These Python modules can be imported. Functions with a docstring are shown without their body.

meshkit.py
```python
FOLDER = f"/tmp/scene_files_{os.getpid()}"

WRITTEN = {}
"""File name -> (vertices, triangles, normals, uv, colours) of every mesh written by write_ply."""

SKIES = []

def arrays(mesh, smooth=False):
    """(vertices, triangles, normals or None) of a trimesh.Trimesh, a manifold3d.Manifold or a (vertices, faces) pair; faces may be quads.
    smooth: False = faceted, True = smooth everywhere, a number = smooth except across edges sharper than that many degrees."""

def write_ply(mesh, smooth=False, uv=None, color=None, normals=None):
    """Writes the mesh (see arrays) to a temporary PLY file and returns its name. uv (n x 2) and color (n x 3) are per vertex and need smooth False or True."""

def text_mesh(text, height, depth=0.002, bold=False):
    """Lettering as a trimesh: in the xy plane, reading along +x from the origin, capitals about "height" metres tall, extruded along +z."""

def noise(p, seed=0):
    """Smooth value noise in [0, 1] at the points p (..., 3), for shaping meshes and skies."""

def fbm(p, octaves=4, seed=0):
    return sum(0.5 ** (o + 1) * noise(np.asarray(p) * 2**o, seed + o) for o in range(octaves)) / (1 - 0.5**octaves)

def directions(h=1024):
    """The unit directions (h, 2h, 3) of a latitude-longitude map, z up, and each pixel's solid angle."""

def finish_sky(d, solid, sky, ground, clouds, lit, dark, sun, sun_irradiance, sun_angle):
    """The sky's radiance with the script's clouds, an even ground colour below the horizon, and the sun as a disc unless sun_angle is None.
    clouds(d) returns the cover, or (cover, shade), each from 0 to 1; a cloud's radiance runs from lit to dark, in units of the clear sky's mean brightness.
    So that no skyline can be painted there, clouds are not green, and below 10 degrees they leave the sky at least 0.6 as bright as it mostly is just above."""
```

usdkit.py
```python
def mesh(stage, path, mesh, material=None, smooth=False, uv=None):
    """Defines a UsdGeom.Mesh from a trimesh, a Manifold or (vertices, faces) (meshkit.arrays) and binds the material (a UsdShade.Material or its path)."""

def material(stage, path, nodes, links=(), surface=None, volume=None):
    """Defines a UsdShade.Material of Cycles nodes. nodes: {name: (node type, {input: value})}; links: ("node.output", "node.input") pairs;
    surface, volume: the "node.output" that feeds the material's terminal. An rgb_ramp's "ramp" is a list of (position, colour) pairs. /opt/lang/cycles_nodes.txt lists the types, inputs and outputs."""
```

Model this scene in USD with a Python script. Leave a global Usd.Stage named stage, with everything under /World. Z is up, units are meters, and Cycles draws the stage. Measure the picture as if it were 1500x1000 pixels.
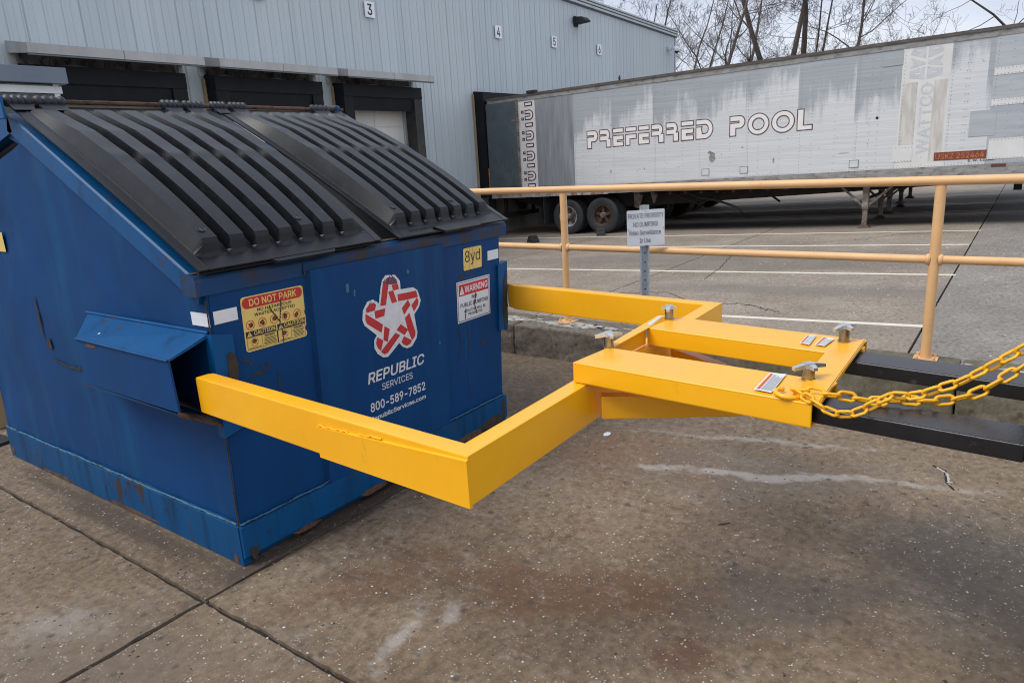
import math, random
import numpy as np, trimesh, usdkit, meshkit
from pxr import Usd, UsdGeom, UsdLux, UsdShade, Sdf, Gf
from shapely.geometry import Polygon, Point, LineString, box as sbox
from shapely import affinity
from shapely.ops import unary_union

stage = Usd.Stage.CreateInMemory()
UsdGeom.SetStageUpAxis(stage, UsdGeom.Tokens.z); UsdGeom.SetStageMetersPerUnit(stage, 1.0)
UsdGeom.Xform.Define(stage, '/World'); UsdGeom.Scope.Define(stage, '/World/Looks')
R = random.Random(7); NR = np.random.default_rng(7)
V = lambda *a: np.array(a, float)

# ------------------------------------------------------------------ camera
YAW, PITCH, ROLL = np.radians([36.5, 14.57, -3.42]); CAM = V(-1.4206, -2.5111, 1.5795)
fwd = V(math.cos(YAW)*math.cos(PITCH), math.sin(YAW)*math.cos(PITCH), -math.sin(PITCH))
rt0 = V(math.sin(YAW), -math.cos(YAW), 0); up0 = np.cross(rt0, fwd)
rt = math.cos(ROLL)*rt0 + math.sin(ROLL)*up0; up = -math.sin(ROLL)*rt0 + math.cos(ROLL)*up0
cam = UsdGeom.Camera.Define(stage, '/World/camera')
m = Gf.Matrix4d(*[float(x) for r in (np.r_[rt, 0], np.r_[up, 0], np.r_[-fwd, 0], np.r_[CAM, 1]) for x in r])
cam.AddTransformOp().Set(m)
cam.CreateHorizontalApertureAttr(36.0); cam.CreateVerticalApertureAttr(24.0); cam.CreateFocalLengthAttr(24.77)
cam.CreateClippingRangeAttr(Gf.Vec2f(0.05, 2000)); cam.CreateExposureAttr(0.85)
# ------------------------------------------------------------------ light: overcast sky, a faint veiled sun from behind-left
SUN = V(-0.50, 0.30, 0.81); SUN /= np.linalg.norm(SUN)
sky_m = usdkit.material(stage, '/World/Looks/sky', {
    "s": ("sky_texture", {"sky_type": "single_scattering", "sun_disc": False, "sun_elevation": math.asin(SUN[2]), "sun_rotation": math.atan2(SUN[0], SUN[1])}),
    "tc": ("texture_coordinate", {}), "mp": ("mapping", {"scale": (1.6, 1.6, 4.5)}),
    "n": ("noise_texture", {"scale": 1.6, "detail": 5, "roughness": 0.55}),
    "r": ("rgb_ramp", {"ramp": [(0.30, (4.3, 4.75, 5.9)), (0.55, (5.7, 6.1, 7.0)), (0.75, (7.0, 7.2, 7.6))]}),
    "mx": ("mix", {"fac": 0.90}), "b": ("background_shader", {"strength": 0.076})},
    [("tc.generated", "mp.vector"), ("mp.vector", "n.vector"), ("n.fac", "r.fac"), ("s.color", "mx.color1"), ("r.color", "mx.color2"), ("mx.color", "b.color")], surface="b.background")
dome = UsdLux.DomeLight.Define(stage, '/World/sky'); UsdShade.MaterialBindingAPI.Apply(dome.GetPrim()).Bind(sky_m)
dome.GetPrim().SetCustomDataByKey('kind', 'structure')
sun = UsdLux.DistantLight.Define(stage, '/World/sun'); sun.CreateIntensityAttr(0.40); sun.CreateAngleAttr(32.0); sun.CreateNormalizeAttr(True)
sun.CreateColorAttr(Gf.Vec3f(1.0, 0.96, 0.90))
_z = SUN; _x = np.cross(V(0, 0, 1), _z); _x /= np.linalg.norm(_x); _y = np.cross(_z, _x)
sun.AddTransformOp().Set(Gf.Matrix4d(*[float(x) for r in (np.r_[_x, 0], np.r_[_y, 0], np.r_[_z, 0], (0, 0, 0, 1)) for x in r]))

# ------------------------------------------------------------------ scene graph helpers
USED, LOC = {}, {}
def fresh(parent, name):
    k = (parent, name); n = USED.get(k, -1) + 1; USED[k] = n
    return f'{parent}/{name}' if n == 0 else f'{parent}/{name}_{n:03d}'
def keys(prim, label=None, cat=None, group=None, kind=None):
    for k, v in (('label', label), ('category', cat), ('group', group), ('kind', kind)):
        if v: prim.SetCustomDataByKey(k, v)
def thing(name, label=None, cat=None, loc=(0, 0, 0), group=None, kind=None):
    p = fresh('/World', name); x = UsdGeom.Xform.Define(stage, p); x.AddTranslateOp().Set(Gf.Vec3d(*map(float, loc)))
    LOC[p] = np.array(loc, float); keys(x.GetPrim(), label, cat, group, kind); return p
def obj(name, mesh, mat, parent=None, smooth=False, label=None, cat=None, group=None, kind=None):
    if isinstance(mesh, list): mesh = trimesh.util.concatenate(mesh)
    par = parent or '/World'; p = fresh(par, name); off = LOC.get(par, V(0, 0, 0)); LOC[p] = off
    v, f = np.array(mesh.vertices) - off, np.array(mesh.faces)
    g = usdkit.mesh(stage, p, trimesh.Trimesh(v, f, process=False), mat, smooth=smooth); keys(g.GetPrim(), label, cat, group, kind); return p
def copy_of(src, loc, label, group=None, cat=None):
    name = src.split('/')[-1]; p = fresh('/World', name); x = UsdGeom.Xform.Define(stage, p)
    x.GetPrim().GetReferences().AddInternalReference(src); x.GetPrim().SetInstanceable(True)
    x.ClearXformOpOrder(); x.AddTranslateOp().Set(Gf.Vec3d(*map(float, loc))); keys(x.GetPrim(), label, cat, group); return p

# ------------------------------------------------------------------ mesh helpers (all in world coordinates)
TM = lambda v, f: trimesh.Trimesh(np.asarray(v, float), np.asarray(f), process=False)
def hull(pts):
    return trimesh.convex.convex_hull(np.asarray(pts, float))
def cbox(x0, x1, y0, y1, z0, z1, c=0.0):
    if c <= 0: 
        b = trimesh.creation.box((x1-x0, y1-y0, z1-z0)); b.apply_translation(((x0+x1)/2, (y0+y1)/2, (z0+z1)/2)); return b
    c = min(c, (x1-x0)*.45, (y1-y0)*.45, (z1-z0)*.45)
    P = []
    for x, sx in ((x0, 1), (x1, -1)):
        for y, sy in ((y0, 1), (y1, -1)):
            for z, sz in ((z0, 1), (z1, -1)):
                k = .3*c
                P += [(x, y+sy*c, z+sz*c), (x+sx*c, y, z+sz*c), (x+sx*c, y+sy*c, z), (x+sx*k, y+sy*k, z+sz*c), (x+sx*k, y+sy*c, z+sz*k), (x+sx*c, y+sy*k, z+sz*k)]
    return hull(P)
def beam(p, q, w, h, c=0.004, side=None):
    """box from p to q (p, q on its axis): w across horizontally, h high"""
    p, q = np.asarray(p, float), np.asarray(q, float); L = np.linalg.norm(q-p); d = (q-p)/L
    s = np.cross(d, V(0, 0, 1)) if side is None else np.asarray(side, float); s /= np.linalg.norm(s); u = np.cross(s, d)
    b = cbox(0, L, -w/2, w/2, -h/2, h/2, c); v = np.array(b.vertices)
    b.vertices = p + v[:, :1]*d + v[:, 1:2]*s + v[:, 2:]*u
    if np.linalg.det(np.stack([d, s, u])) < 0: b.invert()
    return b
def tube(path, r, n=10, closed=False, cap=True):
    P = np.asarray(path, float); N = len(P); r = np.broadcast_to(np.asarray(r, float), (N,))
    T = np.gradient(P, axis=0) if not closed else np.roll(P, -1, 0) - np.roll(P, 1, 0)
    T /= np.maximum(np.linalg.norm(T, axis=1, keepdims=True), 1e-9)
    ref = V(0, 0, 1) if abs(T[0][2]) < .9 else V(1, 0, 0); a = np.cross(T[0], ref); a /= np.linalg.norm(a)
    rings, t = [], np.arange(n)/n*2*np.pi
    for i in range(N):
        a = a - T[i]*(a@T[i]); a /= np.linalg.norm(a); b = np.cross(T[i], a)
        rings.append(P[i] + r[i]*(np.cos(t)[:, None]*a + np.sin(t)[:, None]*b))
    v = np.concatenate(rings); f = []
    for i in range(N if closed else N-1):
        j = (i+1) % N
        for k in range(n):
            l = (k+1) % n; f += [(i*n+k, i*n+l, j*n+l), (i*n+k, j*n+l, j*n+k)]
    if cap and not closed:
        v = np.vstack([v, P[0], P[-1]]); c0, c1 = len(v)-2, len(v)-1
        for k in range(n): l = (k+1) % n; f += [(c0, l, k), (c1, (N-1)*n+k, (N-1)*n+l)]
    return TM(v, f)
def lathe(prof, origin, axis, n=32):
    """prof: (radius, height) along axis"""
    axis = np.asarray(axis, float)/np.linalg.norm(axis); ref = V(0, 0, 1) if abs(axis[2]) < .9 else V(1, 0, 0)
    a = np.cross(axis, ref); a /= np.linalg.norm(a); b = np.cross(axis, a); t = np.arange(n)/n*2*np.pi
    v = np.concatenate([origin + h*axis + max(r, 1e-4)*(np.cos(t)[:, None]*a + np.sin(t)[:, None]*b) for r, h in prof]); f = []
    for i in range(len(prof)-1):
        for k in range(n): l = (k+1) % n; f += [(i*n+k, i*n+l, (i+1)*n+l), (i*n+k, (i+1)*n+l, (i+1)*n+k)]
    return TM(v, f)
def extr(poly, d0, d1, O, X, Y):
    """shapely polygon in the (X, Y) frame at O, extruded from d0 to d1 along X x Y"""
    X, Y = np.asarray(X, float), np.asarray(Y, float); N = np.cross(X, Y); N /= np.linalg.norm(N); out = []
    for g in getattr(poly, 'geoms', [poly]):
        if g.geom_type != 'Polygon' or g.area < 1e-8: continue
        e = trimesh.creation.extrude_polygon(g, d1-d0, engine='earcut'); v = np.array(e.vertices)
        out.append(TM(O + v[:, :1]*X + v[:, 1:2]*Y + (v[:, 2:]+d0)*N, e.faces))
    return trimesh.util.concatenate(out)
def prism(poly, axis, a, b):
    """polygon given in the other two axes (cyclic order), extruded along axis x/y/z from a to b"""
    p = Polygon(poly)
    O, X, Y = {'x': (V(0, 0, 0), V(0, 1, 0), V(0, 0, 1)), 'y': (V(0, 0, 0), V(0, 0, 1), V(1, 0, 0)), 'z': (V(0, 0, 0), V(1, 0, 0), V(0, 1, 0))}[axis]
    if axis == 'y': p = Polygon([(z, x) for x, z in poly])
    return extr(p, a, b, O, X, Y)
TXT = {}
def text(s, O, X, Y, width, height, depth=0.0008, bold=False, shear=0.0, lift=0.0):
    """lettering fitted into width x height with its lower left corner at O"""
    k = (s, bold)
    if k not in TXT: TXT[k] = meshkit.text_mesh(s, 1.0, 1.0, bold)
    t = TXT[k]; v = np.array(t.vertices); lo, hi = v.min(0), v.max(0); v = (v-lo)/(hi-lo)
    x = v[:, 0]*width + shear*height*v[:, 1]; X, Y = np.asarray(X, float), np.asarray(Y, float); N = np.cross(X, Y)
    return TM(np.asarray(O) + x[:, None]*X + (v[:, 1]*height)[:, None]*Y + (v[:, 2]*depth + lift)[:, None]*N, t.faces)
def blob(cx, cy, rx, ry, seed, n=26, amp=.35):
    r = np.random.default_rng(seed); t = np.arange(n)/n*2*np.pi; k = 1 + amp*(sum(r.normal()*np.cos(j*t + r.uniform(0, 6.3))/j for j in range(1, 7)))*.5
    k = np.clip(k + r.normal(0, .07, n), .3, 2); return Polygon(np.c_[cx + rx*k*np.cos(t), cy + ry*k*np.sin(t)]).buffer(0)

# ------------------------------------------------------------------ materials
def mat(name, c1, c2=None, scale=6.0, rough=.5, metal=0.0, spec=.5, bump=0.0, bscale=60.0, stretch=(1, 1, 1), lo=.35, hi=.65, rough2=None, layers=(), detail=6, coat=0.0, vary=0.0):
    """plain colour pair mixed by noise in world position, then layers of (colour, noise scale, stretch, lo, hi[, fac]) over it"""
    n = {"g": ("geometry", {}), "m0": ("mapping", {"scale": stretch}), "n0": ("noise_texture", {"scale": scale, "detail": detail, "roughness": .6}),
         "r0": ("rgb_ramp", {"ramp": [(lo, c1), (hi, c2 or c1)]}), "p": ("principled_bsdf", {"roughness": rough, "metallic": metal, "specular_ior_level": spec, "coat_weight": coat, "coat_roughness": .15})}
    l = [("g.position", "m0.vector"), ("m0.vector", "n0.vector"), ("n0.fac", "r0.fac")]; last = "r0.color"
    for i, L in enumerate(layers):
        col, sc, st, a, b = L[:5]; fac = L[5] if len(L) > 5 else 1.0
        n[f"m{i+1}"] = ("mapping", {"scale": st, "location": (3.1*i+1, 7.7*i, 1.3*i)}); n[f"n{i+1}"] = ("noise_texture", {"scale": sc, "detail": 7, "roughness": .65})
        n[f"k{i+1}"] = ("map_range", {"from_min": a, "from_max": b, "to_min": 0.0, "to_max": fac, "clamp": True}); n[f"x{i+1}"] = ("mix", {"color2": col})
        l += [("g.position", f"m{i+1}.vector"), (f"m{i+1}.vector", f"n{i+1}.vector"), (f"n{i+1}.fac", f"k{i+1}.value"), (f"k{i+1}.result", f"x{i+1}.fac"), (last, f"x{i+1}.color1")]; last = f"x{i+1}.color"
    if vary:
        n["oi"] = ("object_info", {}); n["vr"] = ("map_range", {"from_min": 0.0, "from_max": 1.0, "to_min": 1-vary, "to_max": 1+vary}); n["hv"] = ("hsv", {})
        l += [("oi.random", "vr.value"), ("vr.result", "hv.value"), (last, "hv.color")]; last = "hv.color"
    l.append((last, "p.base_color"))
    if rough2 is not None:
        n["rr"] = ("map_range", {"from_min": .3, "from_max": .7, "to_min": rough, "to_max": rough2}); l += [("n0.fac", "rr.value"), ("rr.result", "p.roughness")]
    if bump:
        n["nb"] = ("noise_texture", {"scale": bscale, "detail": 4}); n["b"] = ("bump", {"strength": bump, "distance": .004}); l += [("g.position", "nb.vector"), ("nb.fac", "b.height"), ("b.normal", "p.normal")]
    return usdkit.material(stage, f'/World/Looks/{name}', n, l, surface="p.BSDF")

M = {}
BLUE1, BLUE2 = (.0009, .038, .128), (.0012, .046, .165)
M['blue'] = mat('dumpster_blue', BLUE1, BLUE2, 2.2, .46, spec=.20, bump=.30, bscale=4.5, stretch=(1, 1, .55), rough2=.6, layers=[
    ((.002, .072, .180), 5.0, (1.3, 1.3, .12), .50, .76, .85), ((.010, .095, .200), 9.0, (2.2, 2.2, .10), .64, .80, .5), ((.004, .012, .035), 7.0, (2.5, 2.5, .25), .66, .76, .55), ((.03, .018, .012), 26.0, (1, 1, .5), .72, .745, .9), ((.040, .022, .013), 4.0, (1.5, 1.5, .25), .69, .76, .7)])
M['blue_rim'] = mat('dumpster_blue_rim', (.002, .060, .180), (.0025, .074, .215), 4, .42, spec=.25, bump=.1, bscale=20, layers=[((.004, .02, .045), 7, (1, 1, .4), .58, .75, .8), ((.055, .030, .018), 9, (1, 1, .6), .60, .70, .9)])
M['lip'] = mat('dumpster_lip', (.0025, .036, .105), (.003, .050, .150), 4, .48, spec=.35, bump=.2, bscale=30, layers=[((.035, .026, .022), 5, (1, 1, .5), .50, .62, .85), ((.085, .040, .018), 12, (1, 1, .45), .60, .70, .8)])
M['base'] = mat('dumpster_base', (.002, .054, .155), (.0025, .068, .190), 4, .48, spec=.2, bump=.15, bscale=25, stretch=(1, 1, .3), layers=[((.004, .018, .040), 5, (2.2, 2.2, .2), .50, .72, .75), ((.050, .028, .016), 6, (1, 1, .5), .60, .68, .85), ((.02, .016, .014), 14, (1, 1, 1), .60, .68, .7)])
M['weld'] = mat('weld_bead', (.022, .10, .17), (.05, .13, .20), 30, .5, layers=[((.03, .03, .03), 18, (1, 1, 1), .55, .62)])
M['rust'] = mat('rusty_steel', (.055, .030, .018), (.13, .060, .028), 14, .8, bump=.4, bscale=60, layers=[((.02, .016, .014), 20, (1, 1, 1), .52, .62)])
M['scrape'] = mat('scraped_black', (.018, .014, .012), (.045, .026, .016), 25, .7, bump=.4, bscale=80)
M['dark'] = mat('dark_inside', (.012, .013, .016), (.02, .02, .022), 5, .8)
M['lid'] = mat('lid_plastic', (.0030, .0040, .0058), (.0050, .0064, .0088), 5, .30, spec=.34, bump=.10, bscale=160, rough2=.38, layers=[((.016, .019, .024), 7, (1.4, 1.4, 1.4), .54, .72, .7), ((.05, .052, .055), 55, (1, 1, 1), .71, .76, .5)])
M['hinge'] = mat('hinge_plastic', (.014, .016, .022), (.022, .026, .034), 10, .5)
M['yellow'] = mat('yellow_paint', (.90, .425, .006), (.93, .455, .008), 3, .26, bump=.05, bscale=300, rough2=.42, coat=.25, layers=[((.72, .32, .006), 4, (1, 1, 1), .62, .8, .5), ((.25, .12, .03), 60, (1, 1, 1), .735, .75, .8), ((.55, .27, .02), 16, (1, 1, .4), .66, .74, .35)])
M['chain'] = mat('chain_paint', (.86, .45, .010), (.80, .38, .01), 20, .42, layers=[((.34, .16, .04), 60, (1, 1, 1), .62, .72, .8)], bump=.1, bscale=200)
M['zinc'] = mat('zinc_plated', (.74, .78, .80), (.62, .66, .68), 18, .34, metal=.9)
M['brass'] = mat('zinc_stem', (.40, .36, .26), (.30, .28, .22), 30, .32, metal=.9)
M['fork'] = mat('fork_black', (.008, .008, .010), (.014, .014, .016), 8, .30, bump=.15, bscale=120, layers=[((.075, .075, .078), 34, (1.5, .5, 1), .62, .72, .6), ((.075, .040, .022), 7, (1, 1, 1), .62, .74, .55)])
M['rail'] = mat('rail_tan', (.68, .40, .185), (.74, .455, .22), 6, .55, bump=.1, bscale=90, layers=[((.52, .28, .12), 14, (1, 1, 1), .62, .72, .5), ((.16, .09, .05), 40, (1, 1, 1), .70, .74, .8)])
M['galv'] = mat('galvanised', (.40, .46, .50), (.52, .57, .60), 25, .45, metal=.55)
M['sign_white'] = mat('sign_white', (.60, .64, .69), (.68, .71, .75), 4, .45)
M['plate_white'] = mat('plate_white', (.78, .80, .82), (.72, .74, .76), 8, .45)
M['ink'] = mat('ink_black', (.018, .019, .022), None, 4, .5)
M['sticker_white'] = mat('sticker_white', (.62, .65, .68), (.72, .74, .75), 14, .4, layers=[((.35, .38, .42), 20, (1, 1, 1), .66, .74, .5)])
M['reflective'] = mat('reflective_tape', (.60, .64, .68), (.72, .75, .77), 3, .35, stretch=(1, 1, 30))
M['sticker_yellow'] = mat('sticker_yellow', (.66, .47, .13), (.74, .55, .17), 10, .45, layers=[((.40, .29, .10), 16, (1, 1, .6), .64, .74, .5)])
M['red'] = mat('print_red', (.42, .025, .03), (.50, .03, .035), 12, .45, layers=[((.20, .02, .03), 30, (1, 1, 1), .66, .74, .5)])
M['faded_red'] = mat('print_faded_red', (.10, .035, .10), (.22, .04, .06), 30, .5)
M['orange'] = mat('print_orange', (.55, .10, .02), None, 8, .5)
M['print_white'] = mat('print_white', (.68, .69, .70), (.58, .60, .63), 25, .45)
M['wall'] = mat('wall_metal', (.435, .490, .508), (.475, .527, .542), .6, .42, bump=.03, bscale=4, stretch=(1, 1, .25), vary=.035, layers=[((.37, .41, .42), 3.5, (2.2, 1, .06), .54, .80, .5), ((.16, .17, .175), 16, (1, 1, .25), .70, .78, .4)])
M['grime'] = mat('soffit_grime', (.10, .09, .08), (.23, .22, .21), 5, .8, layers=[((.03, .028, .026), 6, (1, 1, .7), .50, .62)])
M['trim'] = mat('trim_metal', (.36, .40, .41), (.43, .47, .48), 3, .45)
M['trim_dark'] = mat('trim_shadow', (.10, .12, .13), None, 3, .6)
M['canopy'] = mat('canopy_metal', (.33, .325, .31), (.41, .405, .39), 2, .5, stretch=(1, 1, .4), layers=[((.20, .19, .17), 6, (1.5, 1, .2), .58, .74, .6)])
M['seal'] = mat('seal_black', (.005, .006, .008), (.010, .011, .014), 2.5, .6, spec=.25, bump=.4, bscale=5, layers=[((.028, .028, .029), 5, (1, 1, .5), .62, .76, .6)])
M['seal_worn'] = mat('seal_worn', (.022, .021, .021), (.050, .046, .042), 4, .75, bump=.4, bscale=7)
M['wood'] = mat('wood_frame', (.38, .27, .14), (.28, .20, .11), 8, .7, stretch=(4, 4, .6))
M['door'] = mat('door_white', (.62, .60, .55), (.70, .69, .65), 1.5, .5, stretch=(1, 1, .4), layers=[((.40, .36, .30), 4, (1, 1, .3), .60, .76, .6)])
M['foundation'] = mat('foundation', (.16, .145, .12), (.24, .22, .19), 2.2, .85, bump=.4, bscale=25, layers=[((.07, .06, .05), 2.5, (1, 1, .5), .5, .7, .7)])
M['black'] = mat('black_rubber', (.014, .014, .015), (.022, .022, .022), 10, .75, bump=.3, bscale=60)
M['tyre'] = mat('tyre_rubber', (.016, .017, .020), (.026, .027, .030), 6, .7, bump=.2, bscale=60)
M['rim_rust'] = mat('wheel_rust', (.045, .026, .018), (.085, .050, .032), 12, .75, bump=.3, bscale=60)
M['rim_white'] = mat('wheel_white', (.30, .30, .29), (.42, .41, .40), 9, .6, layers=[((.12, .08, .06), 14, (1, 1, 1), .58, .66)])
M['chassis'] = mat('chassis_black', (.008, .007, .007), (.020, .014, .011), 5, .8, bump=.2, bscale=40)
M['leg'] = mat('landing_leg', (.11, .075, .055), (.22, .19, .17), 7, .75, layers=[((.33, .31, .29), 5, (1, 1, .7), .58, .64, .8), ((.10, .045, .03), 9, (1, 1, 1), .58, .66)])
M['tree'] = mat('bark', (.060, .048, .040), (.115, .095, .080), 3, .9, bump=.4, bscale=12, stretch=(1, 1, .25))
M['twig'] = mat('twig_bark', (.062, .046, .042), (.095, .070, .062), 3, .9)
M['glass'] = usdkit.material(stage, '/World/Looks/booth_glass', {"f": ("fresnel", {"IOR": 1.6}), "t": ("transparent_bsdf", {"color": (.35, .42, .38)}), "g": ("glossy_bsdf", {"roughness": .05, "color": (.9, .95, .95)}), "m": ("mix_closure", {})}, [("f.fac", "m.fac"), ("t.BSDF", "m.closure1"), ("g.BSDF", "m.closure2")], surface="m.closure")
M['booth'] = mat('booth_fascia', (.115, .145, .185), (.14, .17, .21), 2, .4)
M['booth_frame'] = mat('booth_frame', (.55, .57, .58), (.62, .63, .63), 3, .45)
M['paint'] = mat('line_paint', (.60, .56, .46), (.68, .64, .55), 3, .7, layers=[((.27, .24, .20), 9, (1, 1, 1), .58, .72, .8)])
M['joint'] = mat('joint_filler', (.010, .009, .008), (.022, .019, .016), 20, .9, bump=.5, bscale=100)
M['far'] = mat('far_ground', (.11, .105, .09), (.17, .16, .14), .15, .95)
M['salt'] = mat('salt_grain', (.60, .59, .57), (.38, .36, .33), 40, .6)
M['worn_paint'] = mat('worn_white_paint', (.46, .45, .43), (.34, .32, .29), 30, .8, layers=[((.17, .15, .125), 22, (1, 1, 1), .50, .56)])
M['grit'] = mat('dark_grit', (.035, .030, .026), (.07, .055, .045), 60, .9)

# concrete with pits, speckle, rust stains and dried salt streaks, plus dark blotches, some of them painted shade
def concrete(name, c1, c2, c3, spots=(), streaks=(), speck=1.0, line=0.0):
    n = {"g": ("geometry", {}), "dn": ("noise_texture", {"scale": 2.2, "detail": 4}), "dp": ("mix", {"mix_type": "add", "fac": .22}), "a": ("noise_texture", {"scale": 1.1, "detail": 8, "roughness": .62}), "ar": ("rgb_ramp", {"ramp": [(.32, c1), (.5, c2), (.68, c3)]}),
         "b": ("noise_texture", {"scale": 27, "detail": 7, "roughness": .72}), "br": ("rgb_ramp", {"ramp": [(.30, (.42, .41, .40)), (.5, (1, 1, 1)), (.70, (1.55, 1.55, 1.56))]}), "bm": ("mix", {"mix_type": "multiply", "fac": .85}),
         "v": ("voronoi_texture", {"scale": 13, "randomness": 1.0}), "vn": ("noise_texture", {"scale": 5, "detail": 3}), "vk": ("map_range", {"from_min": .10, "from_max": .26, "to_min": 1.0, "to_max": 0.0, "clamp": True}),
         "vnk": ("map_range", {"from_min": .42, "from_max": .54, "to_min": 0.0, "to_max": .9, "clamp": True}), "vm": ("math", {"math_type": "multiply"}), "vx": ("mix", {"color2": (.075, .062, .050)}),
         "w": ("voronoi_texture", {"scale": 75, "randomness": 1.0}), "wk": ("map_range", {"from_min": .15, "from_max": .26, "to_min": 1.0, "to_max": 0.0, "clamp": True}),
         "wn": ("noise_texture", {"scale": 21, "detail": 4}), "wnk": ("map_range", {"from_min": .50, "from_max": .60, "to_min": 0.0, "to_max": .7*speck, "clamp": True}), "wm": ("math", {"math_type": "multiply"}), "wx": ("mix", {"color2": (.50, .48, .46)}),
         "p": ("principled_bsdf", {"roughness": .78, "specular_ior_level": .35}), "bp": ("bump", {"strength": .35, "distance": .004}), "bh": ("math", {"math_type": "subtract"}), "bump2": ("noise_texture", {"scale": 110, "detail": 5})}
    l = [("g.position", f"{k}.vector") for k in ("a", "b", "v", "vn", "w", "wn", "bump2", "dn")] + [("g.position", "dp.color1"), ("dn.color", "dp.color2")]
    l += [("a.fac", "ar.fac"), ("b.fac", "br.fac"), ("ar.color", "bm.color1"), ("br.color", "bm.color2"), ("v.distance", "vk.value"), ("vn.fac", "vnk.value"), ("vk.result", "vm.value1"), ("vnk.result", "vm.value2"),
          ("vm.value", "vx.fac"), ("w.distance", "wk.value"), ("wn.fac", "wnk.value"), ("wk.result", "wm.value1"), ("wnk.result", "wm.value2"), ("wm.value", "wx.fac")]
    last = "bm.color"
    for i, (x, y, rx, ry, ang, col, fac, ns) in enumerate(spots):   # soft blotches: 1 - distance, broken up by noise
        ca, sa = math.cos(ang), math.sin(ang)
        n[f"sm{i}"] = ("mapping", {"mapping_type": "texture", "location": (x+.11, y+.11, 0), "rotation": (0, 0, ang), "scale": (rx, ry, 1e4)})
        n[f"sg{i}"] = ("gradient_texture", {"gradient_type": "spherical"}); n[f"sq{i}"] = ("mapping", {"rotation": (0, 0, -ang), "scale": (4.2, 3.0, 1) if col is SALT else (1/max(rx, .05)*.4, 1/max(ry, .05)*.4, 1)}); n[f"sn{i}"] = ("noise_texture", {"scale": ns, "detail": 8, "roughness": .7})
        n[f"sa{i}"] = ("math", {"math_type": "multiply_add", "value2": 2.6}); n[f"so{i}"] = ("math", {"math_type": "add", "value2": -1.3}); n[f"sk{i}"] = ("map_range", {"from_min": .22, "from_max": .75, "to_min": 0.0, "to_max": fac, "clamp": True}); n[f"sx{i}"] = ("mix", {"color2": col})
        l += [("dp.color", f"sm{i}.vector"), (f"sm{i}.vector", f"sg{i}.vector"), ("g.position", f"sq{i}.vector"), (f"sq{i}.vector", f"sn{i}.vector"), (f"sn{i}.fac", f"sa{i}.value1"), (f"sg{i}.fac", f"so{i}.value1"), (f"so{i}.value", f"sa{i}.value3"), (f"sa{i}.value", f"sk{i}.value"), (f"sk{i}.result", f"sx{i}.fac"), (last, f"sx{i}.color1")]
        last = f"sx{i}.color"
    l += [(last, "vx.color1"), ("vx.color", "wx.color1"), ("wx.color", "p.base_color"), ("bump2.fac", "bh.value1"), ("vm.value", "bh.value2"), ("bh.value", "bp.height"), ("bp.normal", "p.normal")]
    return usdkit.material(stage, f'/World/Looks/{name}', n, l, surface="p.BSDF")
RUST, SALT, DARK = (.115, .060, .032), (.40, .385, .36), (.075, .068, .062)
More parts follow.
